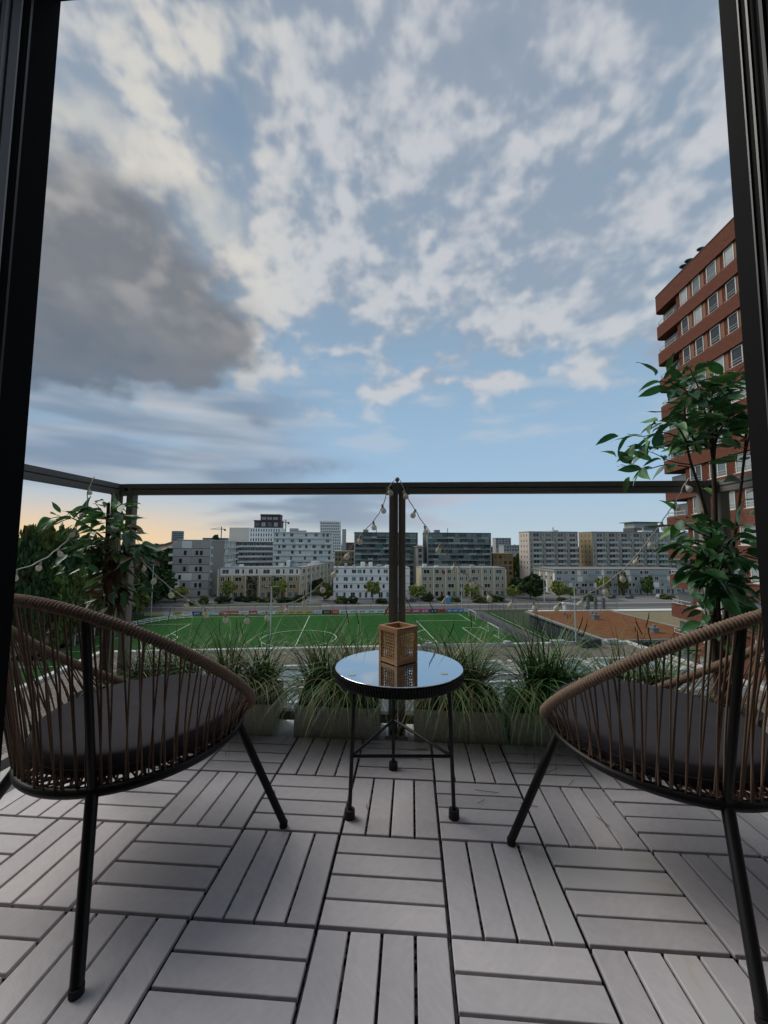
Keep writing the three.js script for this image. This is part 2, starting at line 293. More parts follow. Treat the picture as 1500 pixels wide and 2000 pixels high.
  // legs; the two rear ones go on upward to carry the back of the rim
  for (const s of [-1, 1]) {
    const t = Math.PI + s * 30 * D, a = ringAt(t), f = V(a.x - s * 0.136, 0.012, a.z + 0.109), top = rimAt(t);
    const leg = mesh('rear_leg', [rod([f.x, f.y, f.z], [a.x, a.y, a.z], 0.0125, 0.0135, 12), new THREE.SphereGeometry(0.0135, 10, 8).translate(a.x, a.y, a.z)], black, c);
    mesh('rubber_foot', rod([f.x, 0.0, f.z], [f.x, 0.016, f.z], 0.0135, 0.0135, 12), mat([0.01, 0.01, 0.01], 0.8), leg);
    mesh('back_rod', rod([a.x, a.y, a.z], [top.x, top.y, top.z], 0.0095, 0.0095, 10), black, c);
    const t2 = s * 63 * D, a2 = ringAt(t2), f2 = V(a2.x + s * 0.145, 0.012, a2.z - 0.045);
    const leg2 = mesh('front_leg', [rod([f2.x, f2.y, f2.z], [a2.x, a2.y, a2.z], 0.0115, 0.0125, 12)], black, c);
    mesh('rubber_foot', rod([f2.x, 0.0, f2.z], [f2.x, 0.016, f2.z], 0.0125, 0.0125, 12), mat([0.01, 0.01, 0.01], 0.8), leg2);
  }
  return c;
}
const chair = makeChair('brown rope lounge chair with dark cushion, left of the small table');
{ const p = place(-0.732, 0, 1.285); chair.position.set(...p); chair.rotation.y = -(0.33 - TURN);
  const c2 = chair.clone(); c2.name = numbered('rope_chair'); scene.add(c2); tag(c2, 'brown rope lounge chair with dark cushion, right of the small table, before the tall plant');
  const q = place(0.805, 0, 1.25); c2.position.set(...q); c2.rotation.y = -(-0.41 - TURN); }

// ---------------------------------------------------------------- side table with a dark glass top
{ const t = thing('side_table', 'small round black table with glossy glass top between the chairs', 'table', place(0.055, 0, 1.463), -TURN * 0);
  const H = 0.447;
  const darkGlass = phys([0.60, 0.66, 0.70], 0.035, { metalness: 1 });
  const top = mesh('glass_top', new THREE.LatheGeometry([[0, -0.006], [0.218, -0.006], [0.2222, -0.003], [0.2222, -0.0015], [0.2198, 0], [0, 0]].map(([a, b]) => new THREE.Vector2(a, b)), 72), darkGlass, t, [0, H, 0]);
  const rimG = []; for (let k = 0; k < 150; k++) { const a = k / 150 * 2 * Math.PI; rimG.push(rod([0.2203 * Math.cos(a), H - 0.031, 0.2203 * Math.sin(a)], [0.2222 * Math.cos(a + 0.02), H - 0.007, 0.2222 * Math.sin(a + 0.02)], 0.0035, 0.0035, 5)); }
  mesh('woven_rim', rimG, mat([0.012, 0.014, 0.018], 0.5), t);
  mesh('rim_core', [new THREE.CylinderGeometry(0.2178, 0.216, 0.026, 60).translate(0, H - 0.0205, 0), new THREE.TorusGeometry(0.218, 0.005, 8, 60).rotateX(Math.PI / 2).translate(0, H - 0.033, 0)], black, t);
  const feet = [place(-0.105, 0, 1.368), place(0.041, 0, 1.651), place(0.229, 0, 1.37)].map((p) => [p[0] - t.position.x, p[2] - t.position.z]);
  const mid = [];
  for (const [x, z] of feet) {
    const k = 0.93, leg = mesh('leg', rod([x, 0.02, z], [x * k, H - 0.03, z * k], 0.0065, 0.0065, 10), black, t);
    mesh('foot', new THREE.CylinderGeometry(0.0165, 0.0175, 0.026, 16).translate(x, 0.013, z), mat([0.012, 0.012, 0.012], 0.7), leg);
    mid.push([x * 0.972, 0.187, z * 0.972]);
  }
  for (let k = 0; k < 3; k++) mesh('stretcher', rod(mid[k], mid[(k + 1) % 3], 0.0055, 0.0055, 8), black, t);
  for (const [u, v] of [[691, 1311], [866, 1308]]) {                 // clear pads that show through the glass as pale discs
    const d = (EYE - H) * FOCAL / (v - 1066), p = place((u - 750) / FOCAL * d, 0, d);
    const g = new THREE.CylinderGeometry(0.0125, 0.0125, 0.0008, 20); mesh('clear_pad', g, mat([0.45, 0.55, 0.6], 0.5), t, [p[0] - t.position.x, H + 0.0006, p[2] - t.position.z]);
  }
  // lantern: oak frame, cane panels
  const l = thing('candle_lantern', 'square wooden lantern with woven cane sides on the glass table', 'lantern', place(0.054, H + 0.001, 1.513), Math.PI / 4 - 0.02);
  const wood = [0, 1, 2].map((k) => mat([1, 1, 1], 0.6, { map: paint(0.2, 128, (u, v) => { const n = fbm(u * 12 + k * 3, v * 160, k, 4); return [0.40, 0.22, 0.105].map((c) => c * (1 + 0.5 * n)); }) }));
  const s = 0.05, b = 0.012, h = 0.128;
  for (const [x, z] of [[-1, -1], [1, -1], [1, 1], [-1, 1]]) mesh('corner_post', span(x * (s - b / 2) - b / 2, x * (s - b / 2) + b / 2, 0.0, h - 0.016, z * (s - b / 2) - b / 2, z * (s - b / 2) + b / 2), pick(wood), l);
  const cane = mat([0.50, 0.33, 0.17], 0.6);
  for (let k = 0; k < 4; k++) {
    const a = k * Math.PI / 2, R = (g) => g.rotateY(a);
    mesh('top_bar', R(span(-s - 0.001, s + 0.001 - b, h - 0.016, h, s - b + 0.0005, s + 0.0015)), pick(wood), l);
    mesh('bottom_bar', R(span(-s + b, s - b, 0.002, 0.016, s - b + 0.001, s - 0.001)), pick(wood), l);
    const g = [], z = s - b / 2, y0 = 0.016, y1 = h - 0.016, x1 = s - b;
    for (let i = 0; i < 7; i++) { const x = -x1 + 2 * x1 * (i + 0.5) / 7; g.push(tube([[x, y0, z + 0.001], [x + 0.0008, (y0 + y1) / 2, z - 0.001], [x, y1, z + 0.001]], 0.0019, 6, 5)); }
    for (let i = 0; i < 9; i++) { const y = y0 + (y1 - y0) * (i + 0.5) / 9; const pts = []; for (let q = 0; q <= 14; q++) pts.push([-x1 + 2 * x1 * q / 14, y, z + (q % 2 ? 0.0022 : -0.0022) * (i % 2 ? 1 : -1)]); g.push(tube(pts, 0.0016, 28, 5)); }
    for (let i = 0; i < 8; i++) { const x = -x1 + 2 * x1 * i / 7; g.push(rod([x, y0, z], [x + (i < 4 ? 0.03 : -0.03), y1, z], 0.0009, 0.0009, 4)); }
    mesh('cane_panel', R(merge(g)), cane, l);
  }
  mesh('base_board', span(-s + b, s - b, 0.002, 0.007, -s + b, s - b), pick(wood), l);
}
// ================================================================ PLANTERS WITH GRASS
const bladeMat = new THREE.MeshStandardMaterial({ vertexColors: true, roughness: 0.55, side: THREE.DoubleSide });
const planterMat = mat([1, 1, 1], 0.8, { map: grainy([0.48, 0.48, 0.44], 0.2, 4, 0.5) }), potBlack = mat([0.012, 0.012, 0.012], 0.6), soilMat = mat([0.02, 0.014, 0.01], 1);
function ribbons(list) {                                  // curved tapering blades, each a chain of points with a width and a colour
  const pos = [], col = [], idx = [];
  for (const { pts, w, rgb, side } of list) {
    const b = pos.length / 3, n = pts.length;
    pts.forEach((p, i) => { const k = w * Math.min(1, 1.25 * (1 - i / (n - 1)) + 0.05) * (i ? 1 : 0.7) / 2;
      pos.push(p.x - side.x * k, p.y - side.y * k, p.z - side.z * k, p.x + side.x * k, p.y + side.y * k, p.z + side.z * k); for (let q = 0; q < 2; q++) col.push(...rgb); });
    for (let i = 0; i < n - 1; i++) { const a = b + i * 2; idx.push(a, a + 1, a + 2, a + 1, a + 3, a + 2); }
  }
  const g = new THREE.BufferGeometry(); g.setAttribute('position', new THREE.Float32BufferAttribute(pos, 3)); g.setAttribute('color', new THREE.Float32BufferAttribute(col, 3)); g.setIndex(idx); g.computeVertexNormals(); return g;
}
function grassPlanter(label, x, w, n, green, tall, sway) {
  const p = thing('grass_planter', label, 'planter', [x, -0.022, -2.005 + 0.01], 0, 'grass planters along the railing');
  const d = 0.105, h = 0.152, t = 0.012;
  mesh('planter_box', [span(-w / 2, w / 2, 0, h, d - t, d), span(-w / 2, w / 2, 0, h, -d, -d + t), span(-w / 2, -w / 2 + t, 0, h, -d + t, d - t), span(w / 2 - t, w / 2, 0, h, -d + t, d - t), span(-w / 2 + t, w / 2 - t, 0, 0.02, -d + t, d - t)], planterMat, p);
  mesh('inner_pot', [span(-w / 2 + 0.016, w / 2 - 0.016, 0.03, h + 0.05, d - 0.022, d - 0.016), span(-w / 2 + 0.016, w / 2 - 0.016, 0.03, h + 0.05, -d + 0.016, -d + 0.022), span(-w / 2 + 0.016, -w / 2 + 0.022, 0.03, h + 0.05, -d + 0.022, d - 0.022), span(w / 2 - 0.022, w / 2 - 0.016, 0.03, h + 0.05, -d + 0.022, d - 0.022)], potBlack, p);
  mesh('soil', span(-w / 2 + 0.022, w / 2 - 0.022, 0.05, h + 0.03, -d + 0.022, d - 0.022), soilMat, p);
  const list = [];
  for (let i = 0; i < n * 1.4; i++) {
    const a = rnd(2 * Math.PI), dir = V(Math.cos(a) * 1.15, 0, Math.sin(a)).normalize(), L = rnd(0.26, 0.56) * tall, lean = rnd(0.2, 1.0) ** 0.8 * 1.9, k = rnd() < 0.5 ? -1 : 1;
    const q = V(k * w * 0.24 * sway + rnd(-0.06, 0.06), h + 0.03, rnd(-0.045, 0.045)), pts = [];
    const over = i % 4 === 0; if (over) { dir.z = Math.abs(dir.z) + 0.9; dir.normalize(); q.z = rnd(0.02, 0.07); q.x = rnd(-w / 2, w / 2) * 0.85; }   // some hang over the front
    let up = Math.PI / 2 - lean * 0.35 - (over ? 0.3 : 0), here = q.clone();
    const bend = over ? rnd(1.7, 2.5) / 7 : lean * rnd(0.9, 1.5) / 7;
    for (let s = 0; s < 8; s++) { pts.push(here.clone()); here = here.clone().addScaledVector(dir, Math.cos(up) * L / 7); here.y += Math.sin(up) * L / 7; up -= bend; }
    const dry = rnd(), f = rnd(0.7, 1.35), base = dry < 0.10 ? [0.24, 0.19, 0.09] : dry < 0.10 + (1 - green) * 0.6 ? [0.15, 0.185, 0.05] : [0.065, 0.16, 0.036];
    list.push({ pts, w: rnd(0.0045, 0.0085), rgb: base.map((c) => c * f), side: V(-dir.z, rnd(-0.5, 0.5), dir.x).normalize() });
  }
  for (let i = 0; i < 4; i++) {                            // thin flower stalks
    const q = V(rnd(-w / 2, w / 2) * 0.7, h + 0.03, rnd(-0.04, 0.04)), lx = rnd(-0.16, 0.16), L = rnd(0.36, 0.5) * tall, pts = [];
    for (let s = 0; s < 6; s++) pts.push(V(q.x + lx * (s / 5) ** 1.5, q.y + L * s / 5, q.z + rnd(-0.004, 0.004)));
    list.push({ pts, w: 0.0026, rgb: [0.12, 0.10, 0.05], side: V(1, 0, 0.2) });
    const tip = pts[5]; list.push({ pts: [tip.clone().add(V(-lx * 0.2, -0.05, 0)), tip, tip.clone().add(V(lx * 0.05, 0.03, 0))], w: 0.007, rgb: [0.13, 0.10, 0.05], side: V(1, 0, 0.3) });
  }
  const b = mesh('grass_blades', ribbons(list), bladeMat, p); b.userData.kind = 'stuff';
  return p;
}
grassPlanter('grey planter of olive grass at far left, seen through the left chair', -1.23, 0.39, 380, 0.45, 0.78, 1);
grassPlanter('grey planter of olive grass just right of the left chair', -0.83, 0.385, 420, 0.4, 0.84, 1);
grassPlanter('grey planter of olive grass directly left of the table', -0.345, 0.39, 520, 0.4, 0.90, 1);
grassPlanter('grey planter of drooping olive grass directly right of the table', 0.207, 0.40, 520, 0.5, 0.90, 0.5);
grassPlanter('grey planter of deep green grass beside the right chair', 0.63, 0.39, 480, 0.92, 0.94, 0.4);
grassPlanter('grey planter of grass behind the right chair, at far right', 1.04, 0.38, 380, 0.65, 0.82, 1);

// ================================================================ FICUS PLANTS
function leafGeo(L, W, fold, curl) {                       // a pointed leaf folded along the midrib, with a paler edge
  const n = 7, pos = [], col = [], idx = [];
  for (let i = 0; i <= n; i++) {
    const t = i / n, w = W * Math.sin(Math.PI * t ** 0.82) * (1 - 0.18 * t) / 2, y = -curl * L * t * t, z = t * L;
    for (const [s, f] of [[-1, 1], [-0.72, 0.72], [0, 0], [0.72, 0.72], [1, 1]]) {
      pos.push(s * w, y + fold * Math.abs(f) * w + 0.04 * W * Math.sin(t * 9 + s), z);
      col.push(...(Math.abs(s) === 1 ? [2.1, 1.7, 1.9] : s === 0 ? [1.35, 1.25, 1.2] : [1, 1, 1]));
    }
  }
  for (let i = 0; i < n; i++) for (let k = 0; k < 4; k++) { const a = i * 5 + k; idx.push(a, a + 5, a + 1, a + 1, a + 5, a + 6); }
  const g = new THREE.BufferGeometry(); g.setAttribute('position', new THREE.Float32BufferAttribute(pos, 3)); g.setAttribute('color', new THREE.Float32BufferAttribute(col, 3)); g.setIndex(idx); g.computeVertexNormals(); return g;
}
const leafGeos = [leafGeo(0.108, 0.050, 0.25, 0.15), leafGeo(0.098, 0.050, 0.45, 0.35), leafGeo(0.118, 0.046, 0.15, -0.05), leafGeo(0.085, 0.047, 0.6, 0.5), leafGeo(0.10, 0.044, 0.3, 0.25)];
const leafMat = (rgb) => { const m = new THREE.MeshPhysicalMaterial({ vertexColors: true, roughness: 0.45, side: THREE.DoubleSide, transmission: 0.22, thickness: 0 }); m.color.setRGB(...rgb); return m; };
const greens = [[0.044, 0.165, 0.054], [0.07, 0.235, 0.066], [0.042, 0.14, 0.07], [0.115, 0.31, 0.075], [0.055, 0.19, 0.06]].map(leafMat), browns = [[0.075, 0.045, 0.018], [0.10, 0.07, 0.02], [0.055, 0.06, 0.018]].map(leafMat);
const bark = mat([1, 1, 1], 0.95, { map: grainy([0.055, 0.038, 0.028], 0.5, 6, 0.2, 128) });
const leafCount = {}, extraLeaves = {};
function leafOn(plant, p, dir, size, m) {
  const o = mesh('leaf', pick(leafGeos), m, plant, p.toArray());
  o.quaternion.setFromRotationMatrix(new THREE.Matrix4().lookAt(V(0, 0, 0), dir.clone().negate(), V(rnd(-0.5, 0.5), 1, rnd(-0.5, 0.5))));
  o.rotateZ(rnd(-0.6, 0.6)); o.scale.setScalar(size);
  leafCount[plant.name] = (leafCount[plant.name] ?? 0) + 1;
  if (leafCount[plant.name] > 300) { plant.remove(o); o.updateMatrix(); (extraLeaves[plant.name] ??= []).push(o.geometry.clone().applyMatrix4(o.matrix)); }
}
function closeLeaves(plant) { const l = extraLeaves[plant.name]; if (l) mesh('inner_leaves', mergeGeometries(l), greens[0], plant).userData.kind = 'stuff'; }
function branch(plant, pts, r, leaves, { from = 0.15, size = 1, droop = 0.25, tone = greens, spread = 0.05, name = 'branch' } = {}) {
  const v = pts.map((p) => V(...p)), curve = new THREE.CatmullRomCurve3(v), N = 10, R = 6, pos = [], idx = [], fr = curve.computeFrenetFrames(N, false), uv = [];
  for (let i = 0; i <= N; i++) { const p = curve.getPointAt(i / N), k = r * (1 - 0.65 * i / N); for (let q = 0; q <= R; q++) { const a = q / R * 2 * Math.PI; pos.push(...p.clone().addScaledVector(fr.normals[i], Math.cos(a) * k).addScaledVector(fr.binormals[i], Math.sin(a) * k).toArray()); uv.push(q / R * 0.06, i / N * 0.3); } }
  for (let i = 0; i < N; i++) for (let q = 0; q < R; q++) { const a = i * (R + 1) + q; idx.push(a, a + 1, a + R + 1, a + 1, a + R + 2, a + R + 1); }
  const g = new THREE.BufferGeometry(); g.setAttribute('position', new THREE.Float32BufferAttribute(pos, 3)); g.setAttribute('uv', new THREE.Float32BufferAttribute(uv, 2)); g.setIndex(idx); g.computeVertexNormals();
  mesh(name, g, bark, plant);
  for (let i = 0; i < leaves; i++) {
    const t = from + (1 - from) * (i + rnd(0.2, 0.8)) / leaves, p = curve.getPointAt(Math.min(t, 1)), tan = curve.getTangentAt(Math.min(t, 1)), a = rnd(2 * Math.PI);
    const n = fr.normals[5], b = fr.binormals[5], dir = tan.clone().multiplyScalar(rnd(0.3, 0.9)).addScaledVector(n, Math.cos(a)).addScaledVector(b, Math.sin(a)); dir.y = dir.y * 0.6 - droop + rnd(-0.2, 0.25); dir.normalize();
    p.addScaledVector(dir, rnd(0.005, spread)); leafOn(plant, p, dir, size * rnd(0.6, 1.2), pick(tone));
  }
}
{ // tall plant in the right corner
  const o = place(1.37, -0.02, 1.70), P = thing('ficus_plant', 'tall leafy artificial ficus in the right corner before the brick tower', 'plant', o);
  const L = (u, v, z) => { const p = at(u, v, z); return [p[0] - o[0], p[1] - o[1], p[2] - o[2]]; };
  const pot = new THREE.LatheGeometry([[0, 0], [0.10, 0], [0.125, 0.2], [0.135, 0.24], [0.122, 0.24], [0.115, 0.21], [0, 0.21]].map(([a, b]) => new THREE.Vector2(a, b)), 32);
  mesh('pot', pot, potBlack, P);
  branch(P, [[0, 0.2, 0], L(1394, 1200, 1.70), L(1397, 1040, 1.70), L(1393, 900, 1.69), L(1385, 800, 1.69)], 0.017, 0, { name: 'trunk' });
  branch(P, [[0.02, 0.2, 0.02], L(1404, 1200, 1.72), L(1398, 1080, 1.70), L(1368, 960, 1.66), L(1347, 895, 1.64)], 0.014, 4, { name: 'trunk', from: 0.6 });
  branch(P, [[0.03, 0.2, 0.0], L(1420, 1160, 1.72), L(1440, 1010, 1.70), L(1452, 900, 1.68), L(1458, 830, 1.66)], 0.011, 12, { name: 'trunk', from: 0.5 });
  branch(P, [L(1393, 900, 1.69), L(1380, 820, 1.68), L(1365, 760, 1.66), L(1345, 715, 1.64)], 0.006, 40, { size: 0.86, from: 0.3 });
  branch(P, [L(1393, 900, 1.69), L(1400, 820, 1.70), L(1415, 760, 1.72), L(1450, 712, 1.74)], 0.006, 40, { size: 0.86, from: 0.3 });
  branch(P, [L(1372, 800, 1.67), L(1345, 765, 1.62), L(1310, 745, 1.58), L(1285, 742, 1.56)], 0.004, 18, { size: 0.86, from: 0.2 });
  branch(P, [L(1385, 800, 1.69), L(1390, 760, 1.72), L(1385, 735, 1.74)], 0.005, 21, { size: 0.86, from: 0.2 });
  branch(P, [L(1347, 895, 1.64), L(1335, 850, 1.60), L(1315, 825, 1.58), L(1290, 820, 1.56)], 0.005, 24, { size: 0.86, from: 0.15 });
  branch(P, [L(1360, 880, 1.66), L(1345, 830, 1.67), L(1325, 800, 1.66)], 0.004, 10, { size: 0.86, from: 0.3 });
  branch(P, [L(1325, 850, 1.59), L(1290, 842, 1.56), L(1255, 850, 1.53), L(1225, 845, 1.50)], 0.0028, 8, { size: 0.86, from: 0.35, droop: 0.05 });
  branch(P, [L(1352, 905, 1.64), L(1310, 898, 1.58), L(1270, 880, 1.54), L(1250, 878, 1.52)], 0.003, 10, { size: 0.86, from: 0.35, droop: 0.05 });
  branch(P, [L(1352, 910, 1.64), L(1300, 905, 1.57), L(1255, 915, 1.53), L(1212, 905, 1.49)], 0.003, 10, { size: 0.86, from: 0.45, droop: 0.0 });
  branch(P, [L(1393, 890, 1.69), L(1400, 850, 1.66), L(1420, 815, 1.63), L(1440, 800, 1.62)], 0.006, 35, { size: 0.86, from: 0.15 });
  branch(P, [L(1393, 880, 1.69), L(1375, 850, 1.72), L(1372, 830, 1.73)], 0.005, 29, { size: 0.86, from: 0.1, spread: 0.09 });
  branch(P, [L(1452, 900, 1.68), L(1462, 850, 1.64), L(1470, 820, 1.62)], 0.005, 18, { size: 0.86, from: 0.0, spread: 0.08 });
  branch(P, [L(1396, 1050, 1.70), L(1360, 1035, 1.64), L(1325, 1012, 1.60), L(1318, 1010, 1.59)], 0.004, 14, { size: 0.86, from: 0.4 });
  branch(P, [L(1396, 1085, 1.70), L(1365, 1068, 1.62), L(1325, 1060, 1.58)], 0.004, 27, { size: 0.86, from: 0.25 });
  branch(P, [L(1400, 1085, 1.70), L(1430, 1050, 1.64), L(1465, 1030, 1.60)], 0.005, 27, { size: 0.86, from: 0.1, spread: 0.08 });
  branch(P, [L(1400, 1130, 1.70), L(1420, 1090, 1.62), L(1450, 1075, 1.58)], 0.005, 35, { size: 0.86, from: 0.05, spread: 0.08 });
  branch(P, [L(1398, 1130, 1.70), L(1375, 1110, 1.64), L(1362, 1105, 1.60)], 0.004, 18, { size: 0.86, from: 0.2 });
  branch(P, [L(1402, 1160, 1.70), L(1430, 1130, 1.63), L(1470, 1125, 1.60)], 0.005, 27, { size: 0.86, from: 0.05, spread: 0.08 });
  branch(P, [L(1400, 1170, 1.70), L(1405, 1130, 1.60), L(1400, 1125, 1.56), L(1402, 1160, 1.54)], 0.004, 18, { size: 0.86, from: 0.4, droop: 0.6 });
  branch(P, [L(1402, 1190, 1.70), L(1440, 1175, 1.66), L(1470, 1170, 1.62)], 0.004, 16, { size: 0.86, from: 0.3, droop: 0.4 });
  branch(P, [L(1396, 1250, 1.70), L(1378, 1185, 1.66), L(1372, 1130, 1.62)], 0.004, 21, { size: 0.86, from: 0.1, tone: browns, droop: 0.5, spread: 0.04 });
  branch(P, [L(1400, 1290, 1.70), L(1400, 1240, 1.66), L(1430, 1200, 1.66)], 0.004, 16, { size: 0.86, from: 0.1, tone: browns, droop: 0.5, spread: 0.05 });
  branch(P, [L(1392, 870, 1.69), L(1385, 815, 1.62), L(1400, 770, 1.60), L(1410, 745, 1.60)], 0.004, 30, { size: 0.86, from: 0.05, spread: 0.1 });
  branch(P, [L(1380, 870, 1.67), L(1350, 850, 1.62), L(1335, 790, 1.60), L(1350, 750, 1.60)], 0.004, 30, { size: 0.8, from: 0.1, spread: 0.09 });
  branch(P, [L(1398, 1150, 1.70), L(1390, 1110, 1.62), L(1410, 1060, 1.58), L(1420, 1020, 1.58)], 0.004, 34, { size: 0.86, from: 0.05, spread: 0.1 });
  closeLeaves(P);
}
{ // shorter plant twined round the left corner post
  const o = place(-1.31, -0.02, 1.93), P = thing('ficus_plant', 'shorter artificial ficus at the left corner post, with browned lower leaves', 'plant', o);
  const L = (u, v, z) => { const p = at(u, v, z); return [p[0] - o[0], p[1] - o[1], p[2] - o[2]]; };
  mesh('pot', new THREE.LatheGeometry([[0, 0], [0.09, 0], [0.11, 0.17], [0.118, 0.2], [0.106, 0.2], [0.1, 0.18], [0, 0.18]].map(([a, b]) => new THREE.Vector2(a, b)), 32), potBlack, P);
  branch(P, [[0, 0.16, 0], L(208, 1250, 1.93), L(212, 1150, 1.93), L(210, 1050, 1.93), L(212, 985, 1.92)], 0.02, 46, { name: 'trunk', from: 0.6, spread: 0.09 });
  branch(P, [L(210, 1060, 1.93), L(205, 1010, 1.88), L(185, 985, 1.86)], 0.004, 17, { size: 0.86, from: 0.2 });
  branch(P, [L(211, 1040, 1.93), L(220, 1005, 1.90), L(238, 985, 1.88)], 0.004, 15, { size: 0.86, from: 0.2 });
  branch(P, [L(210, 1060, 1.93), L(170, 1030, 1.86), L(130, 1012, 1.82), L(102, 1015, 1.80)], 0.005, 24, { size: 0.86, from: 0.15 });
  branch(P, [L(210, 1090, 1.93), L(170, 1070, 1.84), L(140, 1080, 1.80), L(125, 1100, 1.78)], 0.005, 26, { size: 0.86, from: 0.15, droop: 0.5 });
  branch(P, [L(210, 1080, 1.93), L(190, 1060, 1.84), L(170, 1080, 1.80), L(165, 1105, 1.79)], 0.004, 18, { size: 0.86, from: 0.2, droop: 0.5 });
  branch(P, [L(210, 1070, 1.93), L(235, 1040, 1.88), L(255, 1030, 1.86)], 0.004, 11, { size: 0.86, from: 0.3 });
  branch(P, [L(212, 1100, 1.93), L(245, 1075, 1.87), L(280, 1065, 1.84)], 0.004, 13, { size: 0.86, from: 0.35, droop: 0.2 });
  branch(P, [L(212, 1120, 1.93), L(240, 1100, 1.88), L(275, 1088, 1.86), L(292, 1085, 1.85)], 0.004, 17, { size: 0.86, from: 0.3, tone: browns });
  branch(P, [L(212, 1050, 1.93), L(240, 1025, 1.9), L(252, 1035, 1.88), L(275, 1058, 1.87)], 0.0025, 5, { size: 0.86, from: 0.5, tone: browns, droop: 0.6 });
  branch(P, [L(212, 1150, 1.93), L(225, 1140, 1.88), L(248, 1150, 1.86), L(250, 1165, 1.86)], 0.004, 8, { size: 0.86, from: 0.4, droop: 0.6 });
  for (let k = 0; k < 6; k++) branch(P, [L(212, 1080 + 20 * k, 1.93), L(212 + rnd(-14, 14), 1070 + 20 * k, 1.88), L(212 + rnd(-22, 22), 1085 + 20 * k, 1.86)], 0.003, 11, { size: 0.86, from: 0.2, tone: browns, droop: 0.6, spread: 0.03 });
}
// ================================================================ STRING LIGHTS
{ const cable = mat([0.62, 0.60, 0.55], 0.5), bulbMat = phys([0.92, 0.89, 0.82], 0.5, { transmission: 0.45, thickness: 0 }), socketMat = mat([0.55, 0.53, 0.48], 0.5);
  const bulbGeo = new THREE.LatheGeometry([[0, -0.030], [0.006, -0.029], [0.011, -0.025], [0.0132, -0.018], [0.0125, -0.011], [0.009, -0.005], [0.006, -0.001], [0.0055, 0.003], [0, 0.003]].map(([a, b]) => new THREE.Vector2(a, b)), 16);
  const sockGeo = new THREE.CylinderGeometry(0.0045, 0.006, 0.016, 10).translate(0, 0.009, 0);
  const drape = (label, pts, gap, size = 1) => {
    const s = thing('string_lights', label, 'string lights', pts[0], 0, 'festoon lights on the railing'), o = V(...pts[0]);
    const c = new THREE.CatmullRomCurve3(pts.map((p) => V(...p).sub(o)), false, 'centripetal'), len = c.getLength();
    const cp = []; const n = Math.round(len / 0.02); for (let i = 0; i <= n; i++) cp.push(c.getPointAt(i / n).add(V(rnd(-0.002, 0.002), rnd(-0.002, 0.002), rnd(-0.003, 0.003))));
    mesh('cable', tube(cp, 0.0022, n * 2, 6), cable, s);
    for (let q = gap * 0.5; q < len; q += gap * rnd(0.9, 1.1)) {
      const p = c.getPointAt(q / len), b = mesh('bulb', bulbGeo, bulbMat, s, [p.x, p.y - 0.018, p.z + 0.004]); b.rotation.set(rnd(-0.5, 0.3), 0, rnd(-0.55, 0.55));
      b.scale.setScalar(size); mesh('socket', sockGeo, socketMat, b);
    }
  };
  const front = (u, v) => { const k = (u - 750) / FOCAL; return at(u, v, 1.955 / (CT + k * ST)); };
  const side = (u, v) => { const k = (u - 750) / FOCAL; return at(u, v, 1.465 / (ST - k * CT)); };
  drape('white festoon cable hanging between the left corner and the centre post', [[232, 1025], [262, 1075], [300, 1120], [350, 1162], [400, 1188], [440, 1199], [505, 1199], [540, 1189], [600, 1163], [650, 1118], [700, 1050], [738, 1006], [762, 948], [770, 938]].map((p) => front(...p)), 0.098);
  drape('white festoon cable hanging between the centre post and the right plant', [[782, 938], [792, 962], [815, 1003], [855, 1058], [900, 1110], [955, 1155], [1000, 1168], [1060, 1174], [1110, 1171], [1150, 1158], [1220, 1108], [1280, 1034], [1318, 978], [1345, 930]].map((p) => front(...p)), 0.105);
  drape('white festoon cable sagging along the far left side railing', [[184, 934], [172, 962], [168, 992], [150, 1030], [128, 1062], [72, 1103], [30, 1118]].map((p) => side(...p)), 0.11, 0.8);
}
// ================================================================ THE CITY
// City axes: c to the right, d away from the home, both along the street grid.
const GRID = 0.1, PSI = TURN + GRID, CG = Math.cos(GRID), SG = Math.sin(GRID), GROUND = EYE - 23.04;
const cityPos = (c, y, d) => [c * Math.cos(PSI) - d * Math.sin(PSI), y, -(c * Math.sin(PSI) + d * Math.cos(PSI))];
// measured bearing u at distance d (and height y) -> c;  measured height v at (c, d) -> y
const cAt = (u, d, y = GROUND + 8) => { const k = (u - 750) / FOCAL; return (d * (SG + k * CP * CG) + k * SP * (y - EYE)) / (CG - k * CP * SG); };
const yAt = (v, c, d) => { const q = (v - 1000) / FOCAL, Z = c * SG + d * CG; return EYE + Z * (SP - q * CP) / (CP + q * SP); };
const sheet = (name, pts, y, m, label) => {                 // a flat polygon in city axes
  const s = new THREE.Shape(pts.map(([c, d]) => new THREE.Vector2(c, d))), g = new THREE.ShapeGeometry(s), u = g.attributes.uv, p = g.attributes.position;
  for (let i = 0; i < p.count; i++) u.setXY(i, p.getX(i), p.getY(i));
  g.rotateX(-Math.PI / 2); const o = structure(name, g, m, label); o.position.y = y; o.rotation.y = PSI; return o;
};
const rect = (c0, c1, d0, d1) => [[c0, d0], [c1, d0], [c1, d1], [c0, d1]];
const white = mat([0.8, 0.8, 0.78], 0.6), offWhite = mat([0.66, 0.67, 0.66], 0.7), steel = mat([0.42, 0.45, 0.46], 0.5, { metalness: 0.3 }), darkSteel = mat([0.03, 0.035, 0.035], 0.6);
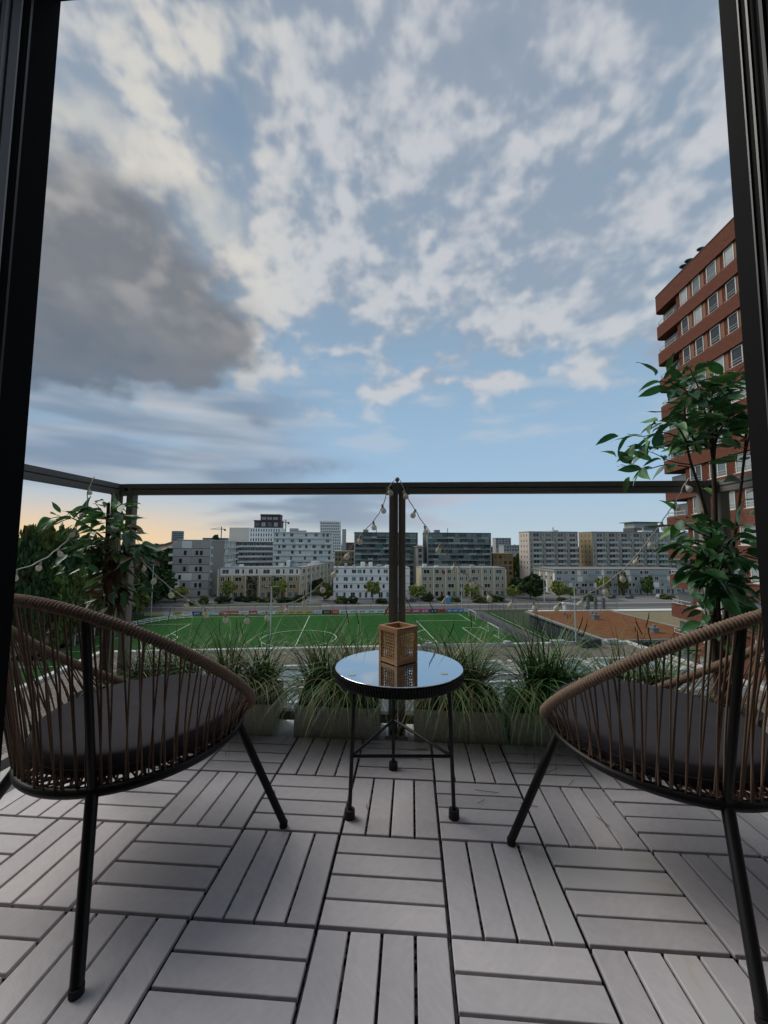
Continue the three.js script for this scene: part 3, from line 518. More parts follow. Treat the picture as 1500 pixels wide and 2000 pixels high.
// ---- ground
structure('ground', new THREE.CircleGeometry(4000, 64).rotateX(-Math.PI / 2).translate(0, GROUND, 0), matte([0.055, 0.075, 0.04]), 'ground of the city reaching to the horizon');
const asphalt = mat([1, 1, 1], 0.9, { map: grainy([0.085, 0.088, 0.088], 0.2, 3, 14) }), paving = mat([1, 1, 1], 0.9, { map: grainy([0.17, 0.165, 0.16], 0.18, 3, 12) }), brickPaving = mat([1, 1, 1], 0.9, { map: grainy([0.20, 0.125, 0.10], 0.2, 4, 10) });
sheet('pavement', rect(-150, 170, 144, 188), GROUND + 0.02, paving, 'grey pavement and parking strip before the row houses');
sheet('street', rect(-150, 170, 147, 156), GROUND + 0.04, asphalt, 'asphalt street behind the football pitch');
sheet('parking_lane', rect(-60, 120, 161, 168), GROUND + 0.045, asphalt, 'parking lane in front of the row houses');
sheet('lane_edge', rect(-150, 170, 156.2, 156.6), GROUND + 0.06, white, 'pale kerb line along the street');
sheet('grass_verge', rect(-62, -8, 156.8, 160.8), GROUND + 0.05, mat([0.06, 0.085, 0.03], 1), 'grass verge beside the street');
// the side road on the left
sheet('side_road', [[-52, 40], [-60, 102], [-77, 190], [-88, 190], [-72, 102], [-64, 40]], GROUND + 0.05, asphalt, 'side road leading away on the left');
sheet('cycle_path', [[-66, 40], [-74, 102], [-90, 190], [-97, 190], [-80, 102], [-71, 40]], GROUND + 0.06, brickPaving, 'reddish brick path beside the side road');
sheet('path_edge', [[-65.2, 40], [-73.2, 102], [-89.2, 190], [-89.9, 190], [-73.8, 102], [-65.8, 40]], GROUND + 0.08, offWhite, 'pale kerb between side road and brick path');
// ---- football pitch: right goal line at c = 39.1, 99.3 m long, 63.5 m wide, middle at d = 103.95
const PR = 39.1, PL = PR - 99.3, PD = 103.95, PW = 31.77;
const turf = matte([1, 1, 1], { map: paint(24, 512, (u, v) => { const n = fbm(u * 0.5, v * 0.5, 1, 5), s = 1 + 0.35 * n + 0.05 * Math.sign(Math.sin(u * Math.PI / 6)); return [0.021 * s, 0.086 * s, 0.017 * s]; }) });
sheet('football_pitch', rect(PL - 6, PR + 4, PD - PW - 5, PD + PW + 3.2), GROUND + 0.05, turf, 'green artificial football pitch');
{ const g = [], lw = 0.07, ln = (c0, d0, c1, d1) => { const a = Math.atan2(d1 - d0, c1 - c0), L = Math.hypot(c1 - c0, d1 - d0); g.push(new THREE.PlaneGeometry(L, lw * 2).rotateZ(a).translate((c0 + c1) / 2, (d0 + d1) / 2, 0)); };
  const frame = (c0, c1, d0, d1) => { ln(c0, d0, c1, d0); ln(c0, d1, c1, d1); ln(c0, d0, c0, d1); ln(c1, d0, c1, d1); };
  frame(PL, PR, PD - PW, PD + PW); const M = (PL + PR) / 2; ln(M, PD - PW, M, PD + PW);
  for (const [x, s] of [[PL, 1], [PR, -1]]) { frame(Math.min(x, x + s * 16.5), Math.max(x, x + s * 16.5), PD - 20.16, PD + 20.16); frame(Math.min(x, x + s * 5.5), Math.max(x, x + s * 5.5), PD - 9.16, PD + 9.16);
    const a0 = Math.acos(5.5 / 9.15); g.push(new THREE.RingGeometry(9.15 - lw, 9.15 + lw, 40, 1, (s > 0 ? 0 : Math.PI) - a0, 2 * a0).translate(x + s * 11, PD, 0)); }
  g.push(new THREE.RingGeometry(9.15 - lw, 9.15 + lw, 80).translate(M, PD, 0));
  const m = structure('pitch_markings', merge(g).rotateX(-Math.PI / 2), mat([0.75, 0.77, 0.72], 0.8), 'white lines painted on the football pitch'); m.position.y = GROUND + 0.075; m.rotation.y = PSI; }
function cityThing(name, label, cat, c, d, turn = 0, group, y = GROUND) { return thing(name, label, cat, cityPos(c, y, d), PSI + turn, group); }
function goal(label, c, d, turn, w, h) {
  const o = cityThing('football_goal', label, 'goal', c, d, turn, 'football goals'), r = 0.06;
  mesh('post', rod([0, 0, -w / 2], [0, h, -w / 2], r), white, o); mesh('post', rod([0, 0, w / 2], [0, h, w / 2], r), white, o); mesh('crossbar', rod([0, h, -w / 2 - r], [0, h, w / 2 + r], r), white, o);
  const n = []; for (let i = 0; i <= 12; i++) { const z = -w / 2 + w * i / 12; n.push(rod([0.02, h, z], [1.0, h * 0.95, z], 0.012, 0.012, 4), rod([1.0, h * 0.95, z], [2.0, 0, z], 0.012, 0.012, 4)); }
  for (const [x, y] of [[0.5, h * 0.97], [1.25, h * 0.7], [1.5, h * 0.47], [1.75, h * 0.24], [2, 0.02]]) n.push(rod([x, y, -w / 2], [x, y, w / 2], 0.012, 0.012, 4));
  for (const z of [-w / 2, w / 2]) for (let i = 1; i < 6; i++) n.push(rod([0, h * i / 6, z], [2.0 - i * 0.18, h * i / 6, z], 0.012, 0.012, 4), rod([i * 0.32, 0, z], [i * 0.32, h * (1 - i * 0.08), z], 0.012, 0.012, 4));
  mesh('net', merge(n), mat([0.5, 0.52, 0.5], 0.8), o);
}
goal('white football goal on the right goal line of the pitch', PR, PD, 0, 7.32, 2.44);
goal('white football goal parked in the far right corner beyond the goal line', PR + 2.2, PD + 24, 0, 7.0, 2.3);
goal('white football goal on the left goal line of the pitch', PL, PD, Math.PI, 7.32, 2.44);
// ---- advertising boards along the far touchline
{ const D = PD + PW + 3.6, H = 1.15;
  const face = (bg, fg, marks, w) => { const cv = document.createElement('canvas'); cv.width = 512; cv.height = 64; const x = cv.getContext('2d'); x.fillStyle = bg; x.fillRect(0, 0, 512, 64); x.fillStyle = fg;
    for (let i = 0; i < marks; i++) { const a = 512 * (i + 0.5) / marks, s = 512 / Math.max(3, w); x.beginPath(); x.moveTo(a - 1.0 * s, 50); x.lineTo(a - 0.65 * s, 14); x.lineTo(a - 0.3 * s, 50); x.fill(); for (let k = 0; k < 5; k++) x.fillRect(a - 0.1 * s + k * 0.26 * s, k % 2 ? 26 : 20, 0.17 * s, k % 2 ? 20 : 26); }
    const t = new THREE.CanvasTexture(cv); t.colorSpace = THREE.SRGBColorSpace; return mat([1, 1, 1], 0.6, { map: t }); };
  const list = [[281, 320, 'cream', '#cbbd92', '#8a7c55', 0], [320, 339, 'pale', '#cfd6d6', '#9aa', 0], [339, 357, 'yellow', '#c9b75a', '#665a20', 1], [357, 376, 'white', '#d6dada', '#b33', 1], [376, 395, 'blue', '#2a4f8a', '#dfe8f5', 1], [395, 408, 'yellow', '#c4b050', '#5c5220', 0], [408, 430, 'pale blue', '#bccdd4', '#89a', 0], [430, 467, 'red', '#c2443a', '#e0a9a0', 2], [468, 487, 'white', '#d8dcdc', '#a03070', 1], [487, 504, 'red', '#c02a3a', '#e6b0b4', 1], [504, 540, 'white', '#cfdcdc', '#8a9a9a', 1], [542, 613, 'yellow', '#cdb872', '#4c4428', 4], [614, 630, 'white', '#cdd5da', '#7a8590', 1], [630, 648, 'black', '#15181a', '#aab0b4', 1], [648, 663, 'red', '#c0392f', '#e8c8c0', 1], [663, 753, 'white', '#d3e0dc', '#1d2a33', 5], [753, 770, 'red', '#c43a34', '#f0e0dc', 1], [770, 804, 'crimson', '#b02a52', '#f0d0d8', 2], [804, 840, 'magenta', '#c03c7c', '#f2dbe6', 2], [840, 856, 'navy', '#22345e', '#b8c6e6', 1], [856, 872, 'red', '#b84a44', '#4a2430', 1], [873, 907, 'blue', '#5a7db4', '#dfe8f2', 3], [907, 917, 'pale', '#b9c8d2', '#8595a0', 0]];
  const seen = {};
  list.forEach(([u0, u1, hue, bg, fg, marks]) => {
    const c0 = cAt(u0, D, GROUND + 0.6), c1 = cAt(u1, D, GROUND + 0.6), w = c1 - c0 - 0.05, k = seen[hue] = (seen[hue] ?? 0) + 1;
    const o = cityThing('advertising_board', `${['first', 'second', 'third', 'fourth', 'fifth', 'sixth'][k - 1]} ${hue} pitchside advertising board counted from the left`, 'billboard', c0, D, 0, 'advertising boards along the far touchline');
    const g = new THREE.PlaneGeometry(w, H).translate(w / 2, H / 2 + 0.08, 0.055);
    mesh('panel', span(0, w, 0.08, H + 0.08, -0.05, 0.05), mat([0.2, 0.2, 0.2], 0.8), o); mesh('print', g, face(bg, fg, marks, marks * 3.6), o);
    mesh('stand', [span(0.1, 0.18, 0, 0.5, -0.5, -0.05), span(w - 0.18, w - 0.1, 0, 0.5, -0.5, -0.05)], darkSteel, o);
  });
}
// ---- fences: posts, rails and wire
const wireMat = mat([0.05, 0.055, 0.055], 0.7);
function fence(label, c0, d0, c1, d1, h, step, m = wireMat, dense = 0.28) {
  const L = Math.hypot(c1 - c0, d1 - d0), o = cityThing('wire_fence', label, 'fence', c0, d0, Math.atan2(d1 - d0, c1 - c0), 'wire fences round the sports fields');
  const pg = box(0.08, h, 0.08, 0, h / 2, 0), n = Math.round(L / step);
  for (let i = 0; i <= n; i++) mesh('post', pg, m, o, [L * i / n, 0, 0]);
  const w = []; for (let y = 0.15; y < h; y += dense) w.push(box(L, 0.022, 0.022, L / 2, y, 0.05)); for (let x = 0.2; x < L; x += dense * 1.8) w.push(box(0.018, h, 0.018, x, h / 2, 0.075));
  mesh('top_rail', box(L, 0.07, 0.06, L / 2, h, 0.05), m, o);
  const q = mesh('wire_mesh', merge(w), m, o); q.userData.kind = 'stuff'; return o;
}
fence('tall wire fence behind the advertising boards along the far touchline', -72, PD + PW + 5.2, 100, PD + PW + 5.2, 3.0, 4.3, wireMat, 0.34);
fence('dark wire fence beside the right goal line of the pitch', PR + 5.0, PD - 36, PR + 5.0, PD + PW + 5, 1.3, 3, wireMat, 0.2);
fence('tall dark wire fence between the path and the small field', PR + 10.2, PD - 36, PR + 10.2, PD + 31, 4.2, 3.4, wireMat, 0.34);
fence('pale green wire fence right of the low brown roof', 79.5, 96, 79.5, 140, 4.2, 3.5, mat([0.10, 0.16, 0.13], 0.7), 0.4);
sheet('service_path', rect(PR + 4.2, PR + 10, PD - 38, PD + PW + 6), GROUND + 0.06, mat([1, 1, 1], 0.9, { map: grainy([0.075, 0.08, 0.085], 0.2, 3, 10) }), 'dark path between the pitch and the small field');
sheet('small_field', rect(PR + 10.4, 52, PD - 38, PD + 33), GROUND + 0.05, turf, 'small green practice field beside the pitch');
sheet('field_line', rect(PR + 11.4, PR + 11.55, PD - 38, PD + 32), GROUND + 0.075, white, 'white line on the small field');
sheet('sand_field', rect(80, 135, 92, 136), GROUND + 0.05, mat([1, 1, 1], 1, { map: grainy([0.19, 0.16, 0.085], 0.25, 3, 25) }), 'tan sports field right of the brown roof');
sheet('field_border', rect(66, 135, 137.5, 142), GROUND + 0.05, offWhite, 'pale strip behind the tan field');
// ---- masts
function mast(label, u, vTop, d, group) {
  const c = cAt(u, d, GROUND + 8), h = yAt(vTop, c, d) - GROUND, o = cityThing('floodlight_mast', label, 'lamp post', c, d, 0, group);
  mesh('pole', rod([0, 0, 0], [0, h, 0], 0.15, 0.08, 10), mat([0.50, 0.56, 0.58], 0.5), o); mesh('crossarm', box(2.4, 0.1, 0.1, 0, h, 0), steel, o);
  for (const x of [-0.9, 0.9]) mesh('lamp_head', box(0.6, 0.2, 0.45, x, h - 0.12, 0.15), darkSteel, o);
}
mast('floodlight mast at the left end of the far touchline', 298, 1105, 138, 'floodlight masts');
mast('floodlight mast at the near touchline before the centre circle', 529, 1147, 70, 'floodlight masts');
mast('floodlight mast behind the far touchline near the corner house', 608, 1113, 141, 'floodlight masts');
mast('floodlight mast behind the blue board at the right pitch corner', 902, 1119, 141, 'floodlight masts');
mast('floodlight mast standing before the brown roof', 1125, 1145, 74, 'floodlight masts');
mast('floodlight mast beyond the far corner of the brown roof', 1180, 1102, 142, 'floodlight masts');
mast('dark street lamp beside the dark green tree', 1063, 1124, 160, 'floodlight masts');
// ---- low building with a brown sedum roof
{ const c0 = 52.6, c1 = 77, d0 = 77, d1 = 112, h = 4.5, o = cityThing('sports_hall', 'low dark-glazed hall with flat rusty brown planted roof', 'building', c0, d0);
  const w = c1 - c0, L = d1 - d0, sedum = matte([1, 1, 1], { map: paint(30, 512, (u, v) => { const n = fbm(u * 0.35, v * 0.35, 4, 6, 0.62), q = fbm(u * 2.4, v * 2.4, 8, 4, 0.6); return mix3([0.165, 0.062, 0.03], [0.18, 0.105, 0.045], clamp(0.35 + 1.2 * n + 0.5 * q)).map((x) => x * (1 + 0.5 * q)); }) });
  mesh('wall', span(0.3, w - 0.3, 0, h - 0.4, -0.3, -L + 0.3), mat([0.03, 0.034, 0.036], 0.4), o);
  const roof = mesh('roof', [span(-0.9, w + 0.4, h - 0.4, h, 0.4, -L - 0.4)], mat([0.16, 0.155, 0.15], 0.8), o);
  mesh('sedum_bed', span(0.2, w - 0.4, h + 0.002, h + 0.06, -0.4, -L + 0.3), sedum, roof);
  mesh('roof_edge', [span(-0.9, -0.7, h, h + 0.12, 0.4, -L - 0.4), span(w + 0.2, w + 0.4, h, h + 0.12, 0.4, -L - 0.4), span(-0.7, w + 0.2, h, h + 0.12, 0.4, 0.2)], mat([0.35, 0.35, 0.34], 0.7), roof);
  for (let k = 0; k < 14; k++) { mesh('glass_panel', span(-0.02, 0.3, 0.5, h - 0.7, -1 - k * 2.4, -3.1 - k * 2.4), mat([0.03, 0.045, 0.05], 0.12), o); mesh('mullion', span(-0.10, 0.02, 0, h - 0.4, -0.84 - k * 2.4, -0.96 - k * 2.4), mat([0.2, 0.22, 0.22], 0.5), o); }
  for (const [u, d, s] of [[1158, 104, 1.0], [1164, 99, 1.4], [1279, 83, 1.3], [1103, 106, 0.6]]) { const c = cAt(u, d, GROUND + 5); mesh('roof_vent', [box(1.0 * s, 0.7 * s, 0.9 * s, c - c0, h + 0.4 * s, -(d - d0)), box(1.3 * s, 0.12, 1.2 * s, c - c0, h + 0.8 * s, -(d - d0)), box(0.4 * s, 0.5 * s, 0.4 * s, c - c0, h + 1.05 * s, -(d - d0))], mat([0.16, 0.17, 0.18], 0.6), roof); }
  for (const [u, d] of [[1110, 100], [1115, 100], [1242, 84], [1268, 84]]) { const c = cAt(u, d, GROUND + 5); mesh('vent_pipe', rod([c - c0, h, -(d - d0)], [c - c0, h + 1.1, -(d - d0)], 0.12, 0.12, 8), darkSteel, roof); }
}
// ---- the gravel roof just below the balcony
{ const c0 = -7.2, c1 = 9.7, d0 = 2.35, d1 = 13.2, Y = -2.4, o = cityThing('lower_wing', 'flat gravel-topped lower wing just below the balcony', 'building', c0, d0);
  const w = c1 - c0, L = d1 - d0, top = Y - GROUND;
  const gravel = mat([1, 1, 1], 1, { map: paint(2, 1024, (u, v) => { const n = fbm(u * 22, v * 22, 2, 3, 0.7), q = fbm(u * 55, v * 55, 6, 2), s = clamp(0.75 + 1.5 * n + 0.9 * q, 0.15, 1.8); return mix3([0.20, 0.185, 0.16], [0.24, 0.20, 0.165], clamp(0.5 + 3 * q)).map((x) => x * s); }), bumpMap: paint(2, 512, (u, v) => { const n = 0.5 + fbm(u * 24, v * 24, 2, 3); return [n, n, n]; }), bumpScale: 0.02 });
  mesh('wall', span(0, w, 0, top - 0.12, 0, -L), mat([1, 1, 1], 0.9, { map: grainy([0.22, 0.10, 0.07], 0.2, 4, 3) }), o);
  const roof = mesh('gravel_bed', span(0.14, w - 0.14, top - 0.118, top, -0.002, -L + 0.14), gravel, o);
  mesh('roof_edge', [span(-0.03, w + 0.03, top - 0.115, top + 0.07, -L + 0.14, -L - 0.03), span(-0.03, 0.138, top - 0.115, top + 0.07, 0, -L + 0.139), span(w - 0.138, w + 0.03, top - 0.115, top + 0.07, 0, -L + 0.139)], mat([0.52, 0.52, 0.50], 0.7), o);
  const cc = (u, d) => cAt(u, d, Y) - c0, dz = (d) => -(d - d0);
  mesh('roof_drain', [span(cc(1131, 12.85), cc(1168, 12.85), top + 0.0, top + 0.27, dz(12.62), dz(12.95)), span(cc(1146, 12.85), cc(1150, 12.85), top + 0.27, top + 0.30, dz(12.62), dz(12.95))], darkSteel, o);
  for (const [u0, u1] of [[830, 1000], [1080, 1190]]) mesh('lightning_cable', rod([cc(u0, 13.1), top + 0.09, dz(13.08)], [cc(u1, 13.1), top + 0.09, dz(13.08)], 0.02, 0.02, 6), mat([0.5, 0.52, 0.52], 0.5), o);
  for (const u of [838, 992, 1083, 1097, 1190, 1200]) mesh('cable_clamp', box(0.22, 0.12, 0.16, cc(u, 13.1), top + 0.1, dz(13.08)), mat([0.40, 0.42, 0.43], 0.6), o);
  // rows of white-framed roof lights
  for (const [e0, e1] of [[8.2, 9.1], [9.5, 10.7]]) for (let k = 0; k < 6; k++) {
    const x0 = 2.6 + k * 2.25, x1 = x0 + 2.05, q = mesh('roof_light', [span(x0, x1, top, top + 0.24, dz(e0), dz(e0 + 0.09)), span(x0, x1, top, top + 0.24, dz(e1 - 0.09), dz(e1)), span(x0, x0 + 0.09, top, top + 0.24, dz(e0 + 0.09), dz(e1 - 0.09)), span(x1 - 0.09, x1, top, top + 0.24, dz(e0 + 0.09), dz(e1 - 0.09))], mat([0.5, 0.52, 0.5], 0.6), o);
    mesh('pane', span(x0 + 0.09, x1 - 0.09, top + 0.12, top + 0.19, dz(e0 + 0.09), dz(e1 - 0.09)), mat([0.17, 0.22, 0.22], 0.3), q);
  }
  for (let k = 0; k < 14; k++) mesh('pebble_patch', new THREE.IcosahedronGeometry(rnd(0.03, 0.06), 0).scale(1.4, 0.4, 1).translate(rnd(1, w - 1), top + 0.012, -rnd(9, L - 0.5)), gravel, o);
}
// ---- the brick tower on the right
{ const XF = 27.0, ZF = -45.0, ZN = -22, fl = 3.0, n = 17, top = n * fl - 0.9;
  const tw = thing('brick_tower', 'red brick apartment tower with corner balconies on the right', 'building', [XF, GROUND, ZF]);
  const brick = matte([1, 1, 1], { map: paint(2.1, 512, (u, v) => { const row = Math.floor(v / 0.07), f = (v / 0.07) % 1, g = ((u + (row % 2) * 0.105) / 0.21) % 1, joint = f < 0.13 || g < 0.05; const k = Math.sin(row * 37.7 + Math.floor((u + (row % 2) * 0.105) / 0.21) * 91.3) * 43758.5; const r = 0.75 + 0.5 * (k - Math.floor(k)); return joint ? [0.18, 0.12, 0.095] : [0.150 * r, 0.054 * r, 0.037 * r]; }) });
  const pier = matte([1, 1, 1], { map: grainy([0.140, 0.050, 0.034], 0.25, 8, 1.6) });
  const winWhite = mat([0.62, 0.62, 0.58], 0.5), pane = mat([0.05, 0.06, 0.07], 0.06), curtain = mat([0.33, 0.37, 0.39], 0.4), wood = mat([0.22, 0.09, 0.045], 0.7);
  const len = ZN - ZF;                                                 // local z runs from the far corner (0) toward us (len)
  mesh('wall', span(0.25, 18, 0, top, 3.1, len), pier, tw); mesh('balcony_back_wall', span(2.0, 18, 0, top, 0.3, 3.1), pier, tw);
  const corner = (r, y0, y1, x0, inset = 0) => { const s = new THREE.Shape(); const a = x0 + inset, z0 = -0.3 + inset; s.moveTo(a, -(len)); s.lineTo(a, -(z0 + r)); s.quadraticCurveTo(a, -z0, a + r, -z0); s.lineTo(18, -z0); s.lineTo(18, -len); return new THREE.ExtrudeGeometry(s, { depth: y1 - y0, bevelEnabled: false, curveSegments: 8 }).rotateX(-Math.PI / 2).translate(0, y0, 0); };
  for (let k = 0; k <= n; k++) {
    const y = k * fl - 1.41, last = k === n;
    mesh('brick_band', corner(0.7, y - 0.75, y + (last ? 1.02 : 0.55), 0), brick, tw);
    if (last) { mesh('roof_coping', corner(0.75, y + 1.022, y + 1.1, -0.04), mat([0.06, 0.06, 0.06], 0.7), tw); continue; }
    // balcony: white rail and glass screen
    const rail = (yy, r) => { const p = []; for (const [x, z] of [[0.1, 3.0], [0.1, 1.6], [0.1, 0.55], [0.22, 0.08], [0.6, -0.16], [1.4, -0.18]]) p.push([x, yy, z]); return tube(p, r, 20, 5); };
    mesh('balcony_rail', [rail(y + 0.68, 0.03), rail(y + 1.02, 0.03), ...[[0.1, 2.9], [0.1, 1.6], [0.14, 0.25], [1.0, -0.17]].map(([x, z]) => rod([x, y + 0.48, z], [x, y + 1.02, z], 0.025, 0.025, 5))], winWhite, tw);
    mesh('balcony_screen', span(0.62, 0.66, y + 0.50, y + fl - 1.15, 0.35, 3.05), k > 12 ? mat([0.085, 0.095, 0.10], 0.3) : mat([0.13, 0.15, 0.16], 0.25), tw);
    // windows along the face
    const cols = k > 13 ? [[3.8, 1.05], [5.6, 1.05], [7.5, 1.2], [9.6, 1.1]] : k > 12 ? [[4.0, 2.7], [7.7, 1.2], [9.7, 1.2]] : k % 2 ? [[4.0, 2.0], [7.1, 2.0], [10.2, 1.6]] : [[3.8, 1.6], [6.4, 2.0], [9.4, 1.8]];
    for (const [z, w] of cols) {
      const h = 1.6, y0 = y + 0.60, x = 0.25;
      const f = mesh('window', [span(x - 0.07, x + 0.02, y0, y0 + 0.09, z, z + w), span(x - 0.07, x + 0.02, y0 + h - 0.09, y0 + h, z, z + w), span(x - 0.07, x + 0.02, y0 + 0.09, y0 + h - 0.09, z, z + 0.09), span(x - 0.07, x + 0.02, y0 + 0.09, y0 + h - 0.09, z + w - 0.09, z + w), ...(w > 1.3 ? [span(x - 0.07, x + 0.02, y0 + 0.09, y0 + h - 0.09, z + w * 0.5 - 0.04, z + w * 0.5 + 0.04)] : [])], winWhite, tw);
      mesh('pane', span(x - 0.02, x + 0.01, y0 + 0.09, y0 + h - 0.09, z + 0.09, z + w - 0.09), rnd() < 0.35 ? curtain : rnd() < 0.5 ? mat([0.16, 0.19, 0.21], 0.08) : pane, f);
      mesh('sill', span(x - 0.22, x - 0.02, y0 - 0.07, y0 - 0.002, z - 0.08, z + w + 0.08), winWhite, f);
      mesh('guard_rail', [rod([x - 0.16, y0 + 0.28, z], [x - 0.16, y0 + 0.28, z + w], 0.018, 0.018, 5), rod([x - 0.16, y0 + 0.5, z], [x - 0.16, y0 + 0.5, z + w], 0.018, 0.018, 5)], winWhite, f);
      if (k > 12) mesh('timber_panel', span(x - 0.03, x + 0.02, y0 - 0.05, y0 + h, z + w + 0.05, z + w + 0.45), wood, tw);
    }
  }
  for (const [z, r] of [[4.2, 0.35], [5.0, 0.35], [6.6, 0.3]]) mesh('roof_cowl', [rod([0.9, top, z], [0.9, top + 1.1, z], 0.12, 0.12, 8), new THREE.SphereGeometry(r, 12, 8).scale(1.6, 0.5, 1).translate(0.6, top + 1.25, z)], mat([0.05, 0.09, 0.09], 0.4), tw);
}
// ---------------------------------------------------------------- buildings across the pitch
const glassDark = [[0.025, 0.03, 0.035], [0.04, 0.05, 0.055], [0.07, 0.09, 0.10], [0.02, 0.022, 0.025], [0.12, 0.14, 0.14]].map((c) => mat(c, 0.12));
const glassTeal = [[0.06, 0.12, 0.12], [0.10, 0.16, 0.165], [0.04, 0.06, 0.065], [0.16, 0.19, 0.19]].map((c) => mat(c, 0.15));
const unit = box(1, 1, 1);
const slab = (name, m, parent, x0, x1, y0, y1, z0, z1) => { const o = mesh(name, unit, m, parent, [(x0 + x1) / 2, (y0 + y1) / 2, (z0 + z1) / 2]); o.scale.set(x1 - x0, y1 - y0, Math.abs(z1 - z0)); return o; };
function pane(parent, x, y, w, h, m, frame, z = 0) {                  // a window: frame with its glass set 6 cm back
  const t = 0.09, f = mesh('window', merge([span(x, x + w, y, y + t, z, z + 0.1), span(x, x + w, y + h - t, y + h, z, z + 0.1), span(x, x + t, y + t, y + h - t, z, z + 0.1), span(x + w - t, x + w, y + t, y + h - t, z, z + 0.1), ...(w > 1.7 ? [span(x + w / 2 - 0.04, x + w / 2 + 0.04, y + t, y + h - t, z, z + 0.1)] : [])]), frame, parent);
  mesh('pane', span(x + t, x + w - t, y + t, y + h - t, z + 0.002, z + 0.04), m, f); return f;
}
// a building whose visible front runs from city point p0 (its left end as seen) to p1
function block(name, label, p0, p1, group) { const o = cityThing(name, label, 'building', p0[0], p0[1], Math.atan2(p1[1] - p0[1], p1[0] - p0[0]), group); return [o, Math.hypot(p1[0] - p0[0], p1[1] - p0[1])]; }
const heightTo = (v, u, d) => yAt(v, cAt(u, d), d) - GROUND;
const ptAt = (u, d) => [cAt(u, d), d];

// --- left block with grey and white cladding panels
{ const d = 186, [o, w] = block('panel_apartments', 'apartment block clad in grey and white panels, leftmost across the pitch', ptAt(336, d), ptAt(408, d)), h = heightTo(1058, 370, d), n = 7, f = h / n;
  mesh('wall', span(0, w, 0, h, 0, -22), mat([0.24, 0.235, 0.22], 0.8), o);
  const tones = [[0.38, 0.37, 0.345], [0.32, 0.31, 0.29], [0.70, 0.70, 0.67], [0.74, 0.74, 0.71], [0.46, 0.45, 0.43], [0.36, 0.35, 0.33]].map((c) => mat(c, 0.75));
  for (let k = 0; k < n; k++) {
    let x = 0; const cuts = [0, ...Array.from({ length: 3 }, (_, i) => w * (i + 1) / 4 + rnd(-1.2, 1.2)), w];
    for (let i = 0; i < 4; i++) slab('panel', pick(tones), o, cuts[i] + 0.02, cuts[i + 1] - 0.02, k * f + 0.22, (k + 1) * f - 0.04, 0, 0.09 + rnd(0.03));
    slab('floor_line', mat([0.10, 0.10, 0.10], 0.8), o, 0, w, k * f - 0.02, k * f + 0.2, 0, 0.06);
    if (k < n - 1) for (const q of [0.18 + 0.12 * (k % 2), 0.62 + 0.1 * ((k + 1) % 2), ...(k % 2 ? [0.74] : [])]) pane(o, w * q, k * f + 0.8, 1.1, 1.9, glassDark[0], darkSteel, 0.13);
    slab('balcony', offWhite, o, -2.2, 0, k * f + 0.2, k * f + 1.2, -5, -1);
  }
  slab('roof_edge', mat([0.2, 0.2, 0.19], 0.8), o, -0.1, w + 0.1, h, h + 0.3, 0.1, -22); }
// --- long pale wings with gallery balconies
function gallery(name, label, p0, p1, h, depth, n, tone, winTone, bay, group, fill = 0.75) {
  const [o, w] = block(name, label, p0, p1, group), f = h / n;
  mesh('wall', span(0, w, 0, h, -1.3, -depth), tone, o);
  for (const x of [0, w]) slab('end_wall', tone, o, x - 0.15, x + 0.15, 0, h, 0.0, -1.3);
  for (let k = 0; k < n; k++) {
    slab('gallery_slab', offWhite, o, -0.2, w + 0.2, k * f - 0.12, k * f + 0.14, 0.15, -1.3);
    let i = 0;
    for (let x = 0.3; x < w - bay * 0.6; x += bay, i++) {
      if (k > 0) slab('parapet', rnd() < 0.6 ? mat([0.50, 0.58, 0.60], 0.3) : mat([0.66, 0.70, 0.71], 0.5), o, x + 0.03, Math.min(w, x + bay) - 0.03, k * f + 0.14, k * f + 1.05, 0.02, 0.09);
      if (rnd() < fill) { const ww = Math.min(bay * 0.72, rnd(1.2, 2.3)); pane(o, x + rnd(0.1, bay - ww - 0.1), k * f + 0.3, ww, f - 0.8, pick(winTone), white, -1.3); }
    }
  }
  slab('roof_edge', white, o, -0.2, w + 0.2, h, h + 0.35, 0.1, -depth); return o;
}
const paleWall = mat([0.72, 0.78, 0.78], 0.7), slateWall = mat([0.13, 0.155, 0.175], 0.6);
gallery('gallery_apartments', 'pale blue-white gallery flats receding behind the panel-clad block', ptAt(410, 187), ptAt(470, 258), heightTo(1058, 430, 200), 14, 7, paleWall, glassTeal, 4.4, 'gallery flats across the pitch');
gallery('gallery_apartments', 'dark slate gallery flats in the corner beneath the red penthouse', ptAt(462, 250), ptAt(536, 256), heightTo(1058, 500, 250) - 0.5, 12, 8, slateWall, glassDark, 3.4, 'gallery flats across the pitch', 0.95);
{ const o = gallery('gallery_apartments', 'long pale gallery flats with horizontal balcony bands left of the leaning tower', ptAt(533, 240), ptAt(648, 240), heightTo(1041, 590, 240), 15, 9, paleWall, glassDark, 4.2, 'gallery flats across the pitch', 0.85);
  slab('roof_hut', mat([0.22, 0.27, 0.31], 0.5), o, 8.5, 13.2, heightTo(1041, 590, 240) + 0.35, heightTo(1041, 590, 240) + 2.6, -4, -10); slab('roof_hut', mat([0.25, 0.29, 0.32], 0.5), o, 13.4, 18, heightTo(1041, 590, 240) + 0.35, heightTo(1041, 590, 240) + 1.4, -4, -10); }
